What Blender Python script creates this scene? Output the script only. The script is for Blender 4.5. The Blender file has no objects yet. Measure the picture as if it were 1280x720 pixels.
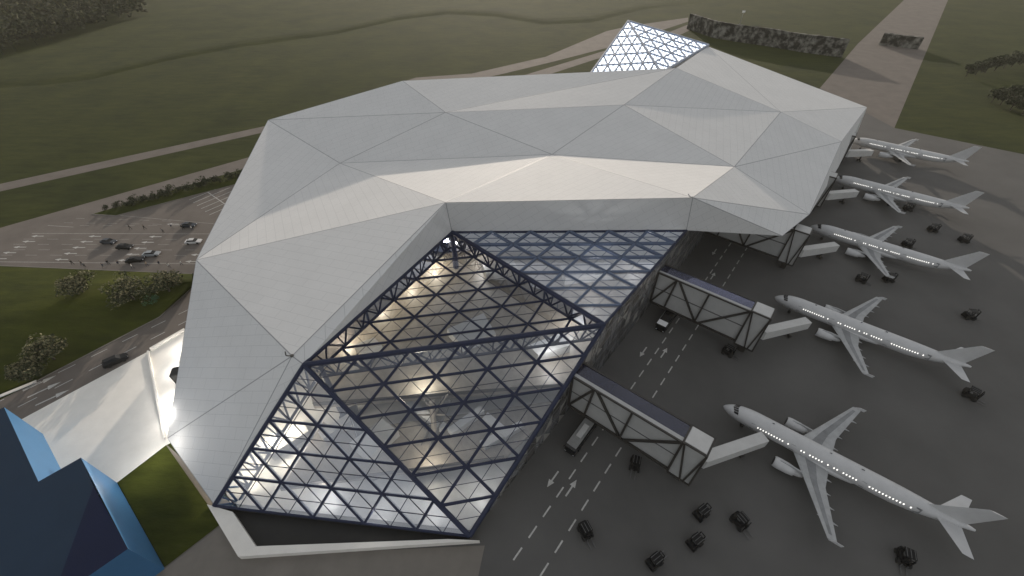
import bpy, bmesh, math, random
from mathutils import Vector, Matrix
random.seed(7)
R = math.radians
sc = bpy.context.scene
COL = sc.collection

# ------------------------------------------------------------------ camera
CF, CP, CH = 530.0, math.atan2(530.0, 585.0), 89.0
cam = bpy.data.objects.new('camera', bpy.data.cameras.new('camera'))
COL.objects.link(cam)
cam.location = (0, 0, CH)
cam.rotation_euler = (math.pi/2 - CP, 0, 0)
cam.data.sensor_width = 36.0
cam.data.lens = 36.0*CF/1280.0
cam.data.clip_start = 1.0
cam.data.clip_end = 20000
sc.camera = cam

def G(u, v, z=0.0):
    """survey helper: the place at height z seen at picture point (u, v)"""
    x, y = u-640.0, v-360.0
    d = Vector((x, CF*math.cos(CP)-y*math.sin(CP), -CF*math.sin(CP)-y*math.cos(CP)))
    return Vector((0, 0, CH)) + d*((CH-z)/(-d.z))

# ------------------------------------------------------------------ light
EL = 10.5
w = bpy.data.worlds.new('World'); sc.world = w; w.use_nodes = True
nt = w.node_tree; bg = nt.nodes['Background']
sky = nt.nodes.new('ShaderNodeTexSky'); sky.sky_type = 'NISHITA'; sky.sun_disc = False
sky.sun_elevation = R(EL); sky.sun_rotation = R(0); sky.air_density = 1.0; sky.dust_density = 2.0; sky.ozone_density = 1.0
hs = nt.nodes.new('ShaderNodeHueSaturation'); hs.inputs['Saturation'].default_value = 0.3
nt.links.new(sky.outputs[0], hs.inputs['Color']); 
# broken cloud: soft procedural variation of the sky
tc = nt.nodes.new('ShaderNodeTexCoord'); mp = nt.nodes.new('ShaderNodeMapping'); mp.inputs['Scale'].default_value = (1.0, 1.0, 2.6)
nz = nt.nodes.new('ShaderNodeTexNoise'); nz.inputs['Scale'].default_value = 3.2; nz.inputs['Detail'].default_value = 6
cr = nt.nodes.new('ShaderNodeValToRGB'); cr.color_ramp.elements[0].position = .42; cr.color_ramp.elements[1].position = .68
cr.color_ramp.elements[0].color = (.75, .75, .75, 1); cr.color_ramp.elements[1].color = (1.7, 1.67, 1.62, 1)
mx = nt.nodes.new('ShaderNodeMixRGB'); mx.blend_type = 'MULTIPLY'; mx.inputs[0].default_value = 1.0
veil = nt.nodes.new('ShaderNodeMixRGB'); veil.blend_type = 'ADD'; veil.inputs[0].default_value = 1.0; veil.inputs[2].default_value = (1.69, 1.74, 1.80, 1)   # thin even high cloud
half = nt.nodes.new('ShaderNodeMixRGB'); half.blend_type = 'MULTIPLY'; half.inputs[0].default_value = 1.0; half.inputs[2].default_value = (.5, .5, .5, 1)
nt.links.new(hs.outputs[0], half.inputs[1]); nt.links.new(half.outputs[0], veil.inputs[1])
nt.links.new(tc.outputs['Generated'], mp.inputs[0]); nt.links.new(mp.outputs[0], nz.inputs[0]); nt.links.new(nz.outputs[0], cr.inputs[0])
nt.links.new(veil.outputs[0], mx.inputs[1]); nt.links.new(cr.outputs[0], mx.inputs[2]); nt.links.new(mx.outputs[0], bg.inputs[0])
bg.inputs[1].default_value = 0.145
sun = bpy.data.objects.new('sun', bpy.data.lights.new('sun', 'SUN')); COL.objects.link(sun)
sun.data.energy = 3.1; sun.data.angle = R(0.5); sun.data.color = (1.0, .87, .72)
sun.rotation_euler = (-(math.pi/2 - R(EL)), 0, 0)
vs = sc.view_settings; vs.view_transform = 'Standard'; vs.look = 'None'; vs.exposure = 0.2; vs.gamma = 1
sc.cycles.max_bounces = 8; sc.cycles.transparent_max_bounces = 16; sc.cycles.volume_bounces = 0

# ------------------------------------------------------------------ materials
def mat(name, col, rough=.6, metal=0.0, var=0.0, scale=1.0, emit=None, estr=0, spec=.5, coord='Object', bump=0.0, col2=None, detail=5):
    m = bpy.data.materials.new(name); m.use_nodes = True
    t = m.node_tree; b = t.nodes['Principled BSDF']
    b.inputs['Base Color'].default_value = (*col, 1); b.inputs['Roughness'].default_value = rough
    b.inputs['Metallic'].default_value = metal; b.inputs['Specular IOR Level'].default_value = spec
    if var > 0 or col2:
        tcn = t.nodes.new('ShaderNodeTexCoord'); n = t.nodes.new('ShaderNodeTexNoise')
        n.inputs['Scale'].default_value = scale; n.inputs['Detail'].default_value = detail; n.inputs['Roughness'].default_value = .6
        t.links.new(tcn.outputs[coord], n.inputs['Vector'])
        r = t.nodes.new('ShaderNodeValToRGB')
        a = [max(0, c*(1-var)) for c in col]; c2 = col2 or [min(1, c*(1+var)) for c in col]
        r.color_ramp.elements[0].color = (*a, 1); r.color_ramp.elements[1].color = (*c2, 1)
        r.color_ramp.elements[0].position = .3; r.color_ramp.elements[1].position = .7
        t.links.new(n.outputs[0], r.inputs[0]); t.links.new(r.outputs[0], b.inputs['Base Color'])
        if bump:
            bp = t.nodes.new('ShaderNodeBump'); bp.inputs['Strength'].default_value = bump; bp.inputs['Distance'].default_value = .3
            t.links.new(n.outputs[0], bp.inputs['Height']); t.links.new(bp.outputs[0], b.inputs['Normal'])
    if emit:
        b.inputs['Emission Color'].default_value = (*emit, 1); b.inputs['Emission Strength'].default_value = estr
    return m

def glass(name, tint, refl=.08, rough=.03, gcol=(.9, .93, 1), solid=0.0, ior=1.25, scol=(.3, .32, .36)):
    m = bpy.data.materials.new(name); m.use_nodes = True; t = m.node_tree
    t.nodes.remove(t.nodes['Principled BSDF']); out = t.nodes['Material Output']
    tr = t.nodes.new('ShaderNodeBsdfTransparent'); tr.inputs[0].default_value = (*tint, 1)
    gl = t.nodes.new('ShaderNodeBsdfGlossy'); gl.inputs[0].default_value = (*gcol, 1); gl.inputs['Roughness'].default_value = rough
    fr = t.nodes.new('ShaderNodeFresnel'); fr.inputs[0].default_value = ior
    ad = t.nodes.new('ShaderNodeMath'); ad.operation = 'ADD'; ad.use_clamp = True; ad.inputs[1].default_value = refl
    t.links.new(fr.outputs[0], ad.inputs[0])
    base = tr
    if solid > 0:
        df = t.nodes.new('ShaderNodeBsdfDiffuse'); df.inputs[0].default_value = (*scol, 1)
        m0 = t.nodes.new('ShaderNodeMixShader'); m0.inputs[0].default_value = solid
        t.links.new(tr.outputs[0], m0.inputs[1]); t.links.new(df.outputs[0], m0.inputs[2]); base = m0
    mxs = t.nodes.new('ShaderNodeMixShader')
    t.links.new(ad.outputs[0], mxs.inputs[0]); t.links.new(base.outputs[0], mxs.inputs[1]); t.links.new(gl.outputs[0], mxs.inputs[2])
    t.links.new(mxs.outputs[0], out.inputs[0])
    return m

def shell_mat():
    m = bpy.data.materials.new('white_shell_panels'); m.use_nodes = True; t = m.node_tree; b = t.nodes['Principled BSDF']
    uv = t.nodes.new('ShaderNodeUVMap'); br = t.nodes.new('ShaderNodeTexBrick')
    br.inputs['Color1'].default_value = (.66, .655, .65, 1); br.inputs['Color2'].default_value = (.65, .646, .641, 1)
    br.inputs['Mortar'].default_value = (.47, .47, .47, 1); br.inputs['Scale'].default_value = 1.0
    br.inputs['Mortar Size'].default_value = .035; br.inputs['Brick Width'].default_value = 5.2; br.inputs['Row Height'].default_value = 2.4
    br.inputs['Mortar Smooth'].default_value = .3
    br.offset = .5
    t.links.new(uv.outputs[0], br.inputs['Vector'])
    n = t.nodes.new('ShaderNodeTexNoise'); n.inputs['Scale'].default_value = .12; n.inputs['Detail'].default_value = 6
    t.links.new(uv.outputs[0], n.inputs['Vector'])
    r = t.nodes.new('ShaderNodeValToRGB'); r.color_ramp.elements[0].color = (.955, .955, .955, 1); r.color_ramp.elements[1].color = (1, 1, 1, 1)
    r.color_ramp.elements[0].position = .3; r.color_ramp.elements[1].position = .65
    mu = t.nodes.new('ShaderNodeMixRGB'); mu.blend_type = 'MULTIPLY'; mu.inputs[0].default_value = 1
    t.links.new(n.outputs[0], r.inputs[0]); t.links.new(br.outputs['Color'], mu.inputs[1]); t.links.new(r.outputs[0], mu.inputs[2])
    t.links.new(mu.outputs[0], b.inputs['Base Color']); b.inputs['Roughness'].default_value = .75; b.inputs['Specular IOR Level'].default_value = .12
    return m

def grass_mat(name, a, b_):
    m = bpy.data.materials.new(name); m.use_nodes = True; t = m.node_tree; b = t.nodes['Principled BSDF']
    tcn = t.nodes.new('ShaderNodeTexCoord')
    n1 = t.nodes.new('ShaderNodeTexNoise'); n1.inputs['Scale'].default_value = .035; n1.inputs['Detail'].default_value = 4
    mpn = t.nodes.new('ShaderNodeMapping'); mpn.inputs['Scale'].default_value = (.5, 1.6, 1)
    n2 = t.nodes.new('ShaderNodeTexNoise'); n2.inputs['Scale'].default_value = .16; n2.inputs['Detail'].default_value = 8; n2.inputs['Roughness'].default_value = .7
    t.links.new(tcn.outputs['Object'], n1.inputs[0]); t.links.new(tcn.outputs['Object'], mpn.inputs[0]); t.links.new(mpn.outputs[0], n2.inputs[0])
    ad = t.nodes.new('ShaderNodeMath'); ad.operation = 'MULTIPLY_ADD'; ad.inputs[1].default_value = .6
    t.links.new(n2.outputs[0], ad.inputs[0])
    ml = t.nodes.new('ShaderNodeMath'); ml.operation = 'MULTIPLY'; ml.inputs[1].default_value = .5
    t.links.new(n1.outputs[0], ml.inputs[0]); t.links.new(ml.outputs[0], ad.inputs[2])
    r = t.nodes.new('ShaderNodeValToRGB'); r.color_ramp.elements[0].color = (*a, 1); r.color_ramp.elements[1].color = (*b_, 1)
    r.color_ramp.elements[0].position = .40; r.color_ramp.elements[1].position = .70
    t.links.new(ad.outputs[0], r.inputs[0]); t.links.new(r.outputs[0], b.inputs['Base Color'])
    bp = t.nodes.new('ShaderNodeBump'); bp.inputs['Strength'].default_value = .6; bp.inputs['Distance'].default_value = .4
    t.links.new(n2.outputs[0], bp.inputs['Height']); t.links.new(bp.outputs[0], b.inputs['Normal'])
    b.inputs['Roughness'].default_value = 1; b.inputs['Specular IOR Level'].default_value = .1
    return m

M = {}
M['grass'] = grass_mat('grass', (.0160, .0240, .0040), (.043, .0505, .0100))
M['lawn'] = grass_mat('lawn', (.022, .030, .005), (.060, .068, .011))
M['asphalt'] = mat('asphalt', (.150, .131, .117), .9, var=.14, scale=.12, detail=9, spec=.2)
M['apron'] = mat('apron_asphalt', (.102, .099, .096), .88, var=.14, scale=.05, detail=9, spec=.25)
M['paving'] = mat('paving_with_spill_tone', (.175, .158, .138), .85, var=.12, scale=.2)  # paving and kerbs; lighter, warmer tone stands in for light spilled from hall
M['white_conc'] = mat('white_concrete', (.77, .74, .69), .7, var=.05, scale=.3)
M['paint_faint'] = mat('worn_road_paint', (.27, .25, .23), .8, var=.2, scale=1.5)
M['paint'] = mat('road_paint', (.46, .45, .43), .7, var=.2, scale=1.5)
M['shell'] = shell_mat()
M['seam'] = mat('shell_seam', (.30, .30, .31), .6)
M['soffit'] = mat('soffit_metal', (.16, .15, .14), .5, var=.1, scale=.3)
M['steel'] = mat('navy_steel', (.018, .024, .055), .5, spec=.3, var=.15, scale=.5)
M['dark_steel'] = mat('bronze_steel', (.035, .031, .028), .5, var=.15, scale=.6)
M['glass'] = glass('roof_glass', (.90, .93, .96), .03)
M['steel_veiled'] = mat('veiled_navy_steel', (.085, .115, .185), .5, var=.1, scale=.5)  # navy frame steel paled in colour to imitate reflections veiling it
M['glass_navy'] = glass('navy_glass', (.55, .58, .68), .02, .05)
M['glass_mid'] = glass('front_roof_glass', (.86, .90, .95), .10, .04)
M['glass_upper'] = glass('milky_roof_glass', (.80, .85, .92), .27, .10)
M['glass_low'] = glass('sky_facing_glass', (.82, .86, .92), .30, .05)
M['wall_glass'] = glass('facade_glass', (.42, .44, .46), .16, .06, solid=.5, scol=(.26, .26, .265))
M['wall_glass_dark'] = glass('facade_glass_dark_reflection', (.30, .29, .27), .10, .04, solid=.5, scol=(.10, .095, .09))  # dark panes: dark reflections put into the glass colour
M['wall_glass_pale'] = glass('facade_glass_pale_reflection', (.45, .45, .45), .10, .15, solid=.7, scol=(.50, .48, .44))  # pale panes: mottled reflected light put into the glass colour
M['bridge_glass'] = glass('violet_glass', (.66, .66, .78), .03, .05, solid=.10, scol=(.16, .16, .22))
M['floor'] = mat('terminal_floor', (.47, .465, .455), .35, var=.12, scale=.25)
M['mezz'] = mat('mezzanine_floor', (.20, .18, .155), .45, var=.2, scale=.5)
M['white'] = mat('white_plaster', (.74, .73, .71), .6, var=.04, scale=.6)
M['kiosk'] = mat('grey_plaster', (.42, .42, .42), .6, var=.08, scale=.5)
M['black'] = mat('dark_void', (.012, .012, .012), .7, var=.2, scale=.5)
M['lamp'] = mat('lamp_glow', (1, .95, .85), .5, emit=(1, .92, .75), estr=12)
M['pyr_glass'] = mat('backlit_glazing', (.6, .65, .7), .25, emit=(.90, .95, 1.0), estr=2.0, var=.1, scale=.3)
M['pyr_frame'] = mat('pale_blue_steel', (.20, .24, .32), .4, var=.1, scale=.5)
M['bridge_panel'] = mat('grey_panel', (.38, .38, .375), .55, var=.06, scale=.5)
M['gangway'] = mat('gangway_panel', (.50, .495, .485), .55, var=.06, scale=.5)
M['fuselage'] = mat('grey_white_paint', (.52, .52, .525), .42, var=.06, scale=.5)
M['wing'] = mat('wing_grey', (.36, .365, .37), .42, var=.15, scale=.6)
M['wing_panel'] = mat('wing_panel_grey', (.20, .205, .213), .5, var=.2, scale=.7)
M['cockpit'] = mat('cockpit_glass', (.008, .008, .01), .1)
M['win'] = mat('lit_cabin_window', (.9, .9, .88), .4, emit=(1, .97, .9), estr=1.15)
M['tyre'] = mat('black_rubber', (.012, .012, .012), .85, var=.2, scale=4)
M['fork'] = mat('black_vehicle_paint', (.007, .007, .008), .6, spec=.2, var=.3, scale=3)
M['forkgrey'] = mat('worn_grey_steel', (.10, .10, .10), .5, var=.3, scale=4)
M['bus_dark'] = mat('bus_black', (.012, .012, .013), .25, var=.2, scale=1)
M['bus_white'] = mat('bus_white', (.85, .85, .85), .35, var=.04, scale=1)
M['bus_grey'] = mat('bus_grey', (.22, .22, .215), .45, var=.1, scale=1)
M['car_glass'] = mat('car_glass', (.010, .011, .013), .3, spec=.25)
for nme, c in (('car_black', (.010, .010, .011)), ('car_navy', (.035, .042, .055)), ('car_silver', (.30, .32, .34)), ('car_white', (.62, .61, .60)), ('car_slate', (.06, .065, .075))):
    M[nme] = mat(nme, c, .45, var=.06, scale=1, spec=.25)
M['headlight'] = mat('headlight_lens', (.7, .7, .72), .15)
M['blue_roof'] = mat('navy_roof', (.014, .029, .054), .7, spec=.08, var=.06, scale=.15)
M['blue_roof_shade'] = mat('navy_roof_shaded', (.008, .013, .038), .7, spec=.08, var=.06, scale=.15)  # navy roof darkened by colour, in place of how light falls there
M['blue_wall'] = mat('blue_wall', (.04, .15, .31), .5, var=.05, scale=.2)
M['rock'] = mat('mottled_rock', (.012, .012, .010), .95, col2=(.24, .235, .21), scale=.22, bump=.8, detail=9)
_r = [n for n in M['rock'].node_tree.nodes if n.type == 'VALTORGB'][0].color_ramp; _r.elements[0].position = .44; _r.elements[1].position = .66
M['bark'] = mat('bark', (.055, .045, .035), .95, var=.3, scale=3)
M['leaf'] = mat('leaf_green', (.036, .044, .014), .8, var=.35, scale=.8)
M['leaf_pale'] = mat('pale_twig_blossom', (.17, .155, .080), .8, var=.35, scale=.8)
M['leaf_dark'] = mat('dark_leaf', (.028, .036, .014), .85, var=.35, scale=.8)
M['leaf_wood'] = mat('wood_leaf', (.045, .052, .024), .9, col2=(.12, .12, .05), scale=.12)
M['leaf_vivid'] = mat('vivid_leaf', (.045, .12, .055), .8, var=.3, scale=1)
M['skin'] = mat('skin', (.42, .28, .2), .6)
M['hair'] = mat('hair', (.03, .022, .016), .8)
for nme, c in (('cloth_black', (.012, .012, .014)), ('cloth_navy', (.03, .04, .07)), ('cloth_white', (.65, .64, .62)), ('cloth_grey', (.2, .2, .2)), ('cloth_tan', (.3, .24, .17))):
    M[nme] = mat(nme, c, .9, var=.15, scale=5)

# ------------------------------------------------------------------ mesh helpers
class MB:
    def __init__(s): s.v = []; s.f = []; s.m = []; s.uv = {}
    def poly(s, pts, mi=0):
        i = len(s.v); s.v += [tuple(p) for p in pts]; s.f.append(list(range(i, i+len(pts)))); s.m.append(mi)
    def hexa(s, b, t, mi=0):
        """prism between two rings of equal length (b below, t above)"""
        n = len(b); i = len(s.v); s.v += [tuple(p) for p in b] + [tuple(p) for p in t]
        s.f.append([i+k for k in reversed(range(n))]); s.f.append([i+n+k for k in range(n)]); s.m += [mi, mi]
        for k in range(n):
            s.f.append([i+k, i+(k+1) % n, i+n+(k+1) % n, i+n+k]); s.m.append(mi)
    def box(s, c, d, mi=0, rz=0.0, bev=0.0):
        cx, cy, cz = c; hx, hy, hz = d[0]/2, d[1]/2, d[2]/2
        ca, sa = math.cos(rz), math.sin(rz)
        def P(x, y, z): return (cx+x*ca-y*sa, cy+x*sa+y*ca, cz+z)
        if bev > 0:
            b = bev
            ring = [(hx-b, -hy), (hx, -hy+b), (hx, hy-b), (hx-b, hy), (-hx+b, hy), (-hx, hy-b), (-hx, -hy+b), (-hx+b, -hy)]
            lo = [P(x, y, -hz) for x, y in ring]; md = [P(x, y, hz-b) for x, y in ring]
            kx, ky = (hx-b)/hx, (hy-b)/hy
            up = [P(x*kx, y*ky, hz) for x, y in ring]
            s.loft([lo, md, up], mi)
        else:
            s.hexa([P(-hx, -hy, -hz), P(hx, -hy, -hz), P(hx, hy, -hz), P(-hx, hy, -hz)],
                   [P(-hx, -hy, hz), P(hx, -hy, hz), P(hx, hy, hz), P(-hx, hy, hz)], mi)
    def loft(s, rings, mi=0, caps=True):
        n = len(rings[0]); i = len(s.v)
        for r in rings: s.v += [tuple(p) for p in r]
        for a in range(len(rings)-1):
            for k in range(n):
                s.f.append([i+a*n+k, i+a*n+(k+1) % n, i+(a+1)*n+(k+1) % n, i+(a+1)*n+k]); s.m.append(mi)
        if caps:
            s.f.append([i+k for k in reversed(range(n))]); s.f.append([i+(len(rings)-1)*n+k for k in range(n)]); s.m += [mi, mi]
    def tube(s, a, b, r, r2=None, n=6, mi=0):
        a, b = Vector(a), Vector(b); d = b-a
        if d.length < 1e-5: return
        d.normalize(); u = d.cross(Vector((0, 0, 1)))
        if u.length < .05: u = d.cross(Vector((1, 0, 0)))
        u.normalize(); v = u.cross(d); r2 = r if r2 is None else r2
        def ring(c, q): return [c+(u*math.cos(2*math.pi*k/n)+v*math.sin(2*math.pi*k/n))*q for k in range(n)]
        s.loft([ring(a, r), ring(b, r2)], mi)
    def beam(s, a, b, w_, h, mi=0, up=Vector((0, 0, 1))):
        a, b = Vector(a), Vector(b); d = (b-a).normalized(); u = d.cross(up)
        if u.length < .02: u = d.cross(Vector((0, 1, 0)))
        u.normalize(); v = u.cross(d)
        def ring(c): return [c-u*w_/2-v*h/2, c+u*w_/2-v*h/2, c+u*w_/2+v*h/2, c-u*w_/2+v*h/2]
        s.loft([ring(a), ring(b)], mi)
    def disc(s, c, axis, r, th, n=14, mi=0):
        ax = Vector(axis).normalized(); s.tube(Vector(c)-ax*th/2, Vector(c)+ax*th/2, r, r, n, mi)
    def build(s, name, mats, parent=None, smooth=False, off=None):
        me = bpy.data.meshes.new(name)
        vv = s.v if off is None else [(x-off[0], y-off[1], z-off[2]) for x, y, z in s.v]
        me.from_pydata(vv, [], s.f)
        for mm in (mats if isinstance(mats, (list, tuple)) else [mats]): me.materials.append(mm)
        me.polygons.foreach_set('material_index', s.m)
        if smooth: me.polygons.foreach_set('use_smooth', [True]*len(s.f))
        me.update()
        o = bpy.data.objects.new(name, me); COL.objects.link(o)
        if parent: o.parent = parent
        return o

def fix_normals(o):
    bm = bmesh.new(); bm.from_mesh(o.data); bmesh.ops.remove_doubles(bm, verts=bm.verts, dist=1e-4)
    bmesh.ops.recalc_face_normals(bm, faces=bm.faces); bm.to_mesh(o.data); bm.free(); return o

def tag(o, label, cat, group=None):
    o['label'] = label; o['category'] = cat
    if group: o['group'] = group
    return o
def thing(name, label, cat, loc=(0, 0, 0), rz=0.0, group=None):
    o = bpy.data.objects.new(name, None); COL.objects.link(o); o.empty_display_size = .5
    o.location = loc; o.rotation_euler = (0, 0, rz); return tag(o, label, cat, group)
def copy_tree(o, parent=None):
    c = o.copy(); COL.objects.link(c)
    if parent: c.parent = parent
    for ch in [x for x in o.children]: copy_tree(ch, c)
    return c
def structure(o): o['kind'] = 'structure'; return o

def sheet(name, pts, z, m):
    b = MB(); b.poly([(p[0], p[1], z) for p in pts])
    o = b.build(name, m)
    bm = bmesh.new(); bm.from_mesh(o.data); bmesh.ops.recalc_face_normals(bm, faces=bm.faces)
    for f in bm.faces:
        if f.normal.z < 0: f.normal_flip()
    bmesh.ops.triangulate(bm, faces=bm.faces); bm.to_mesh(o.data); bm.free()
    return structure(o)
def gp(*uv, z=0.0): return [G(u, v, z) for u, v in uv]

# ------------------------------------------------------------------ ground
bank_px = [(0, 108), (60, 104), (120, 97), (210, 75), (300, 58), (420, 42), (500, 24), (560, 17), (620, 20), (680, 30), (740, 27), (800, 12), (840, 7)]
bank = [G(u, v) for u, v in bank_px]
bank = [Vector((-2500, bank[0].y-150, 0)), Vector((-900, bank[0].y-25, 0))] + bank + [Vector((bank[-1].x+160, bank[-1].y+80, 0)), Vector((2500, bank[-1].y+300, 0))]
hts = [1.3]*(len(bank)-4) + [1.1, .6, 0.0, 0.0]
rows = []
for i, p in enumerate(bank):
    h = hts[i]
    rows.append([(p.x, -300, 0), (p.x, p.y-30, 0), (p.x, p.y-4, 0), (p.x, p.y+8, h*.7), (p.x, p.y+20, h), (p.x, p.y+60, h*.9), (p.x, 2500, h*.8)])
b = MB()
nr = len(rows[0])
for r in rows: b.v += r
for i in range(len(rows)-1):
    for k in range(nr-1):
        b.f.append([i*nr+k, (i+1)*nr+k, (i+1)*nr+k+1, i*nr+k+1]); b.m.append(0)
structure(b.build('ground', M['grass']))

AX = G(587, 670, 0); WD = Vector((.6196, .7849, 0)); ND = Vector((.7849, -.6196, 0))
def SN(s, n, z=0.0): return Vector((AX.x, AX.y, 0)) + WD*s + ND*n + Vector((0, 0, z))

c0 = G(1118, 160); cr_ = (G(1280, 193)-c0).normalized(); cu = (G(1185, 0)-c0).normalized()
sheet('apron', [c0, c0+cr_*420, c0+cr_*420+Vector((-160, -420, 0)), Vector((0, -60, 0)), Vector((-45, 8, 0)), G(310, 705), G(300, 600), Vector((-30, 120, 0)), Vector((60, 225, 0)), G(1000, 132), G(1025, 110)], .03, M['apron'])
sheet('taxiway', [G(1025, 110), G(1072, 55), G(1130, 0), G(1130, 0)+cu*900, G(1185, 0)+cu*900, c0], .034, M['asphalt'])
r1a, r1b = G(0, 230), G(332, 157.5); r1c, r1d = G(332, 165), G(0, 240)
dv = (r1a-r1b).normalized()
sheet('perimeter_road', [r1a+dv*900, r1b, G(520, 97), G(590, 92), G(682, 71), G(758, 39), G(785, 33), G(860, 22), G(860, 27), G(785, 52), G(758, 60), G(692, 77), G(626, 93), G(540, 112), r1c, r1d+dv*900], .04, M['asphalt'])
sheet('service_road', gp((600, 112), (662, 92), (751, 65), (827, 44), (862, 30), (862, 38), (827, 55), (745, 74), (690, 92), (640, 110)), .044, M['asphalt'])
sheet('forecourt', gp((-300, 375), (-120, 320), (0, 285), (310, 197), (420, 175), (420, 300), (300, 343), (240, 342), (0, 332), (-300, 324)), .05, M['asphalt'])
sheet('access_road', gp((300, 300), (240, 361), (200, 397), (60, 470), (-60, 530), (-300, 660), (-300, 760), (-60, 573), (35, 520), (190, 437), (228, 415), (300, 380)), .054, M['asphalt'])
sheet('white_plaza', gp((35, 520), (190, 437), (228, 415), (330, 400), (330, 500), (209, 556), (147, 603), (60, 660), (-60, 620), (-60, 573)), .06, M['white_conc'])
sheet('front_lawn', gp((148, 603), (208, 557), (277, 655), (207, 709)), .20, M['lawn'])
sheet('paving', gp((40, 780), (207, 708), (148, 603), (209, 556), (300, 640), (302, 697), (470, 688), (606, 682), (560, 900), (100, 900)), .064, M['paving'])  # separate patch, its colour carrying the hall's light spill
sheet('median_lawn', gp((116, 268), (306, 211), (330, 207), (330, 222), (300, 229), (145, 269.5)), .16, M['lawn'])
b = MB()
LH = 3.4
lrow = [gp((-260, 329.5), (-120, 331.5), (0, 333), (100, 337), (180, 340.5), (240, 343)),
        [G(u, v, LH*.55) for u, v in ((-260, 392), (-120, 378), (0, 362), (100, 355), (180, 349), (240, 347))],
        [G(u, v, LH) for u, v in ((-260, 447), (-120, 424), (0, 397), (100, 374), (180, 356), (240, 352))],
        [G(u, v, LH*.86) for u, v in ((-260, 462), (-120, 436), (0, 406), (100, 382), (180, 362), (240, 354))],
        gp((-260, 600), (-120, 545), (0, 492), (100, 449), (199, 396), (240, 360))]
for k, rr in enumerate(lrow):
    for p_ in rr:
        z_ = .12 if k in (0, 4) else p_.z
        b.v.append((p_.x, p_.y, z_))
for k in range(4):
    for q in range(5): b.f.append([k*6+q, (k+1)*6+q, (k+1)*6+q+1, k*6+q+1]); b.m.append(0)
structure(fix_normals(b.build('roadside_lawn', M['lawn'], smooth=True)))
# verge kerb at the near tip of the roadside lawn
b = MB()
ka, kb = G(-40, 512), G(46, 477)
b.beam(ka+Vector((0, 0, .12)), kb+Vector((0, 0, .12)), .9, .2)
structure(b.build('kerb', M['white_conc']))
def kerb(name, pts, w_=.35, h=.16, close=False):
    b = MB()
    for i in range(len(pts)-1): b.beam(pts[i]+Vector((0, 0, h/2+.03)), pts[i+1]+Vector((0, 0, h/2+.03)), w_, h)
    structure(b.build(name, M['paving']))
kerb('kerb', gp((-100, 331.3), (0, 332.5), (240, 342.5)))
kerb('kerb', gp((240, 360.5), (199.5, 396.7), (60, 469.5), (46, 477)))
kerb('kerb', gp((330, 222.5), (300, 229.5), (145, 270), (115, 268), (306, 210.5), (330, 206)))

# painted markings
def dashes(b, p, q, on, off, w_, z, start=0.0):
    p, q = Vector((p[0], p[1], 0)), Vector((q[0], q[1], 0)); L = (q-p).length; d = (q-p)/L; n_ = Vector((-d.y, d.x, 0))*w_/2; t = start
    while t < L:
        a, c = p+d*t, p+d*min(L, t+on); zz = Vector((0, 0, z))
        b.poly([a-n_+zz, c-n_+zz, c+n_+zz, a+n_+zz]); t += on+off
def arrow(b, p, d, L, w_, z):
    p = Vector((p[0], p[1], z)); d = Vector((d[0], d[1], 0)).normalized(); n_ = Vector((-d.y, d.x, 0))
    b.poly([p-d*L/2-n_*w_*.13, p+d*L*.1-n_*w_*.13, p+d*L*.1+n_*w_*.13, p-d*L/2+n_*w_*.13])
    b.poly([p+d*L*.1-n_*w_*.5, p+d*L*.5, p+d*L*.1+n_*w_*.5])
b = MB()
za = .042
n1 = 9.0; n2 = 14.3
dashes(b, SN(2, n1), SN(135, n1), 2.6, 2.1, .30, za)
dashes(b, SN(2, n2), SN(135, n2), 2.6, 2.1, .30, za, 1.0)
for s in (9, 50, 100, 116):
    pass
for (u, v, sgn) in ((691, 599, -1), (714, 610, 1), (804, 440, -1), (830, 441, 1), (893, 315, -1), (891, 345, 1)):
    q = G(u, v); arrow(b, q, WD*sgn, 4.2, 1.3, za)
structure(b.build('apron_markings', M['paint']))
b = MB()
zf = .058
def hline(v0, v1, u0, u1, on, off, w_, st=0): dashes(b, G(u0, v0), G(u1, v1), on, off, w_, zf, st)
hline(292, 292.5, 40, 275, 400, 1, .35)
hline(327, 330, -40, 262, 400, 1, .35)
hline(282, 284, 60, 92, 400, 1, .35)
hline(269.5, 280.5, 150, 275, 400, 1, .25)
for v0, v1, u0 in ((299, 299.5, 25), (305.5, 306, 15), (312.3, 312.6, 8), (319, 319.6, 0)):
    hline(v0, v1, u0, 272, 4, 4.5, .22, random.random()*4)
for v0, v1, u0 in ((273, 277, 95), (278.5, 281, 80), (282, 282.3, 100)):
    hline(v0, v1, u0, 230, 3.5, 5, .22)
structure(b.build('forecourt_lanes', M['paint_faint'])); b = MB()
ARW = [(0, 323.5), (12, 316), (25, 309), (36, 302), (47, 295.3), (77, 324.5), (88, 317), (98.5, 309.5), (108, 302.3), (118.5, 295.5), (156, 325.5), (166, 318), (175, 310.5), (184.5, 303), (194, 296), (216, 280.3), (247, 318.6), (240, 327)]
for u, v in ARW:
    q = G(u, v); dd = G(u+8, v)-q; arrow(b, q, -dd, 4.6, 1.25, zf)
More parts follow.
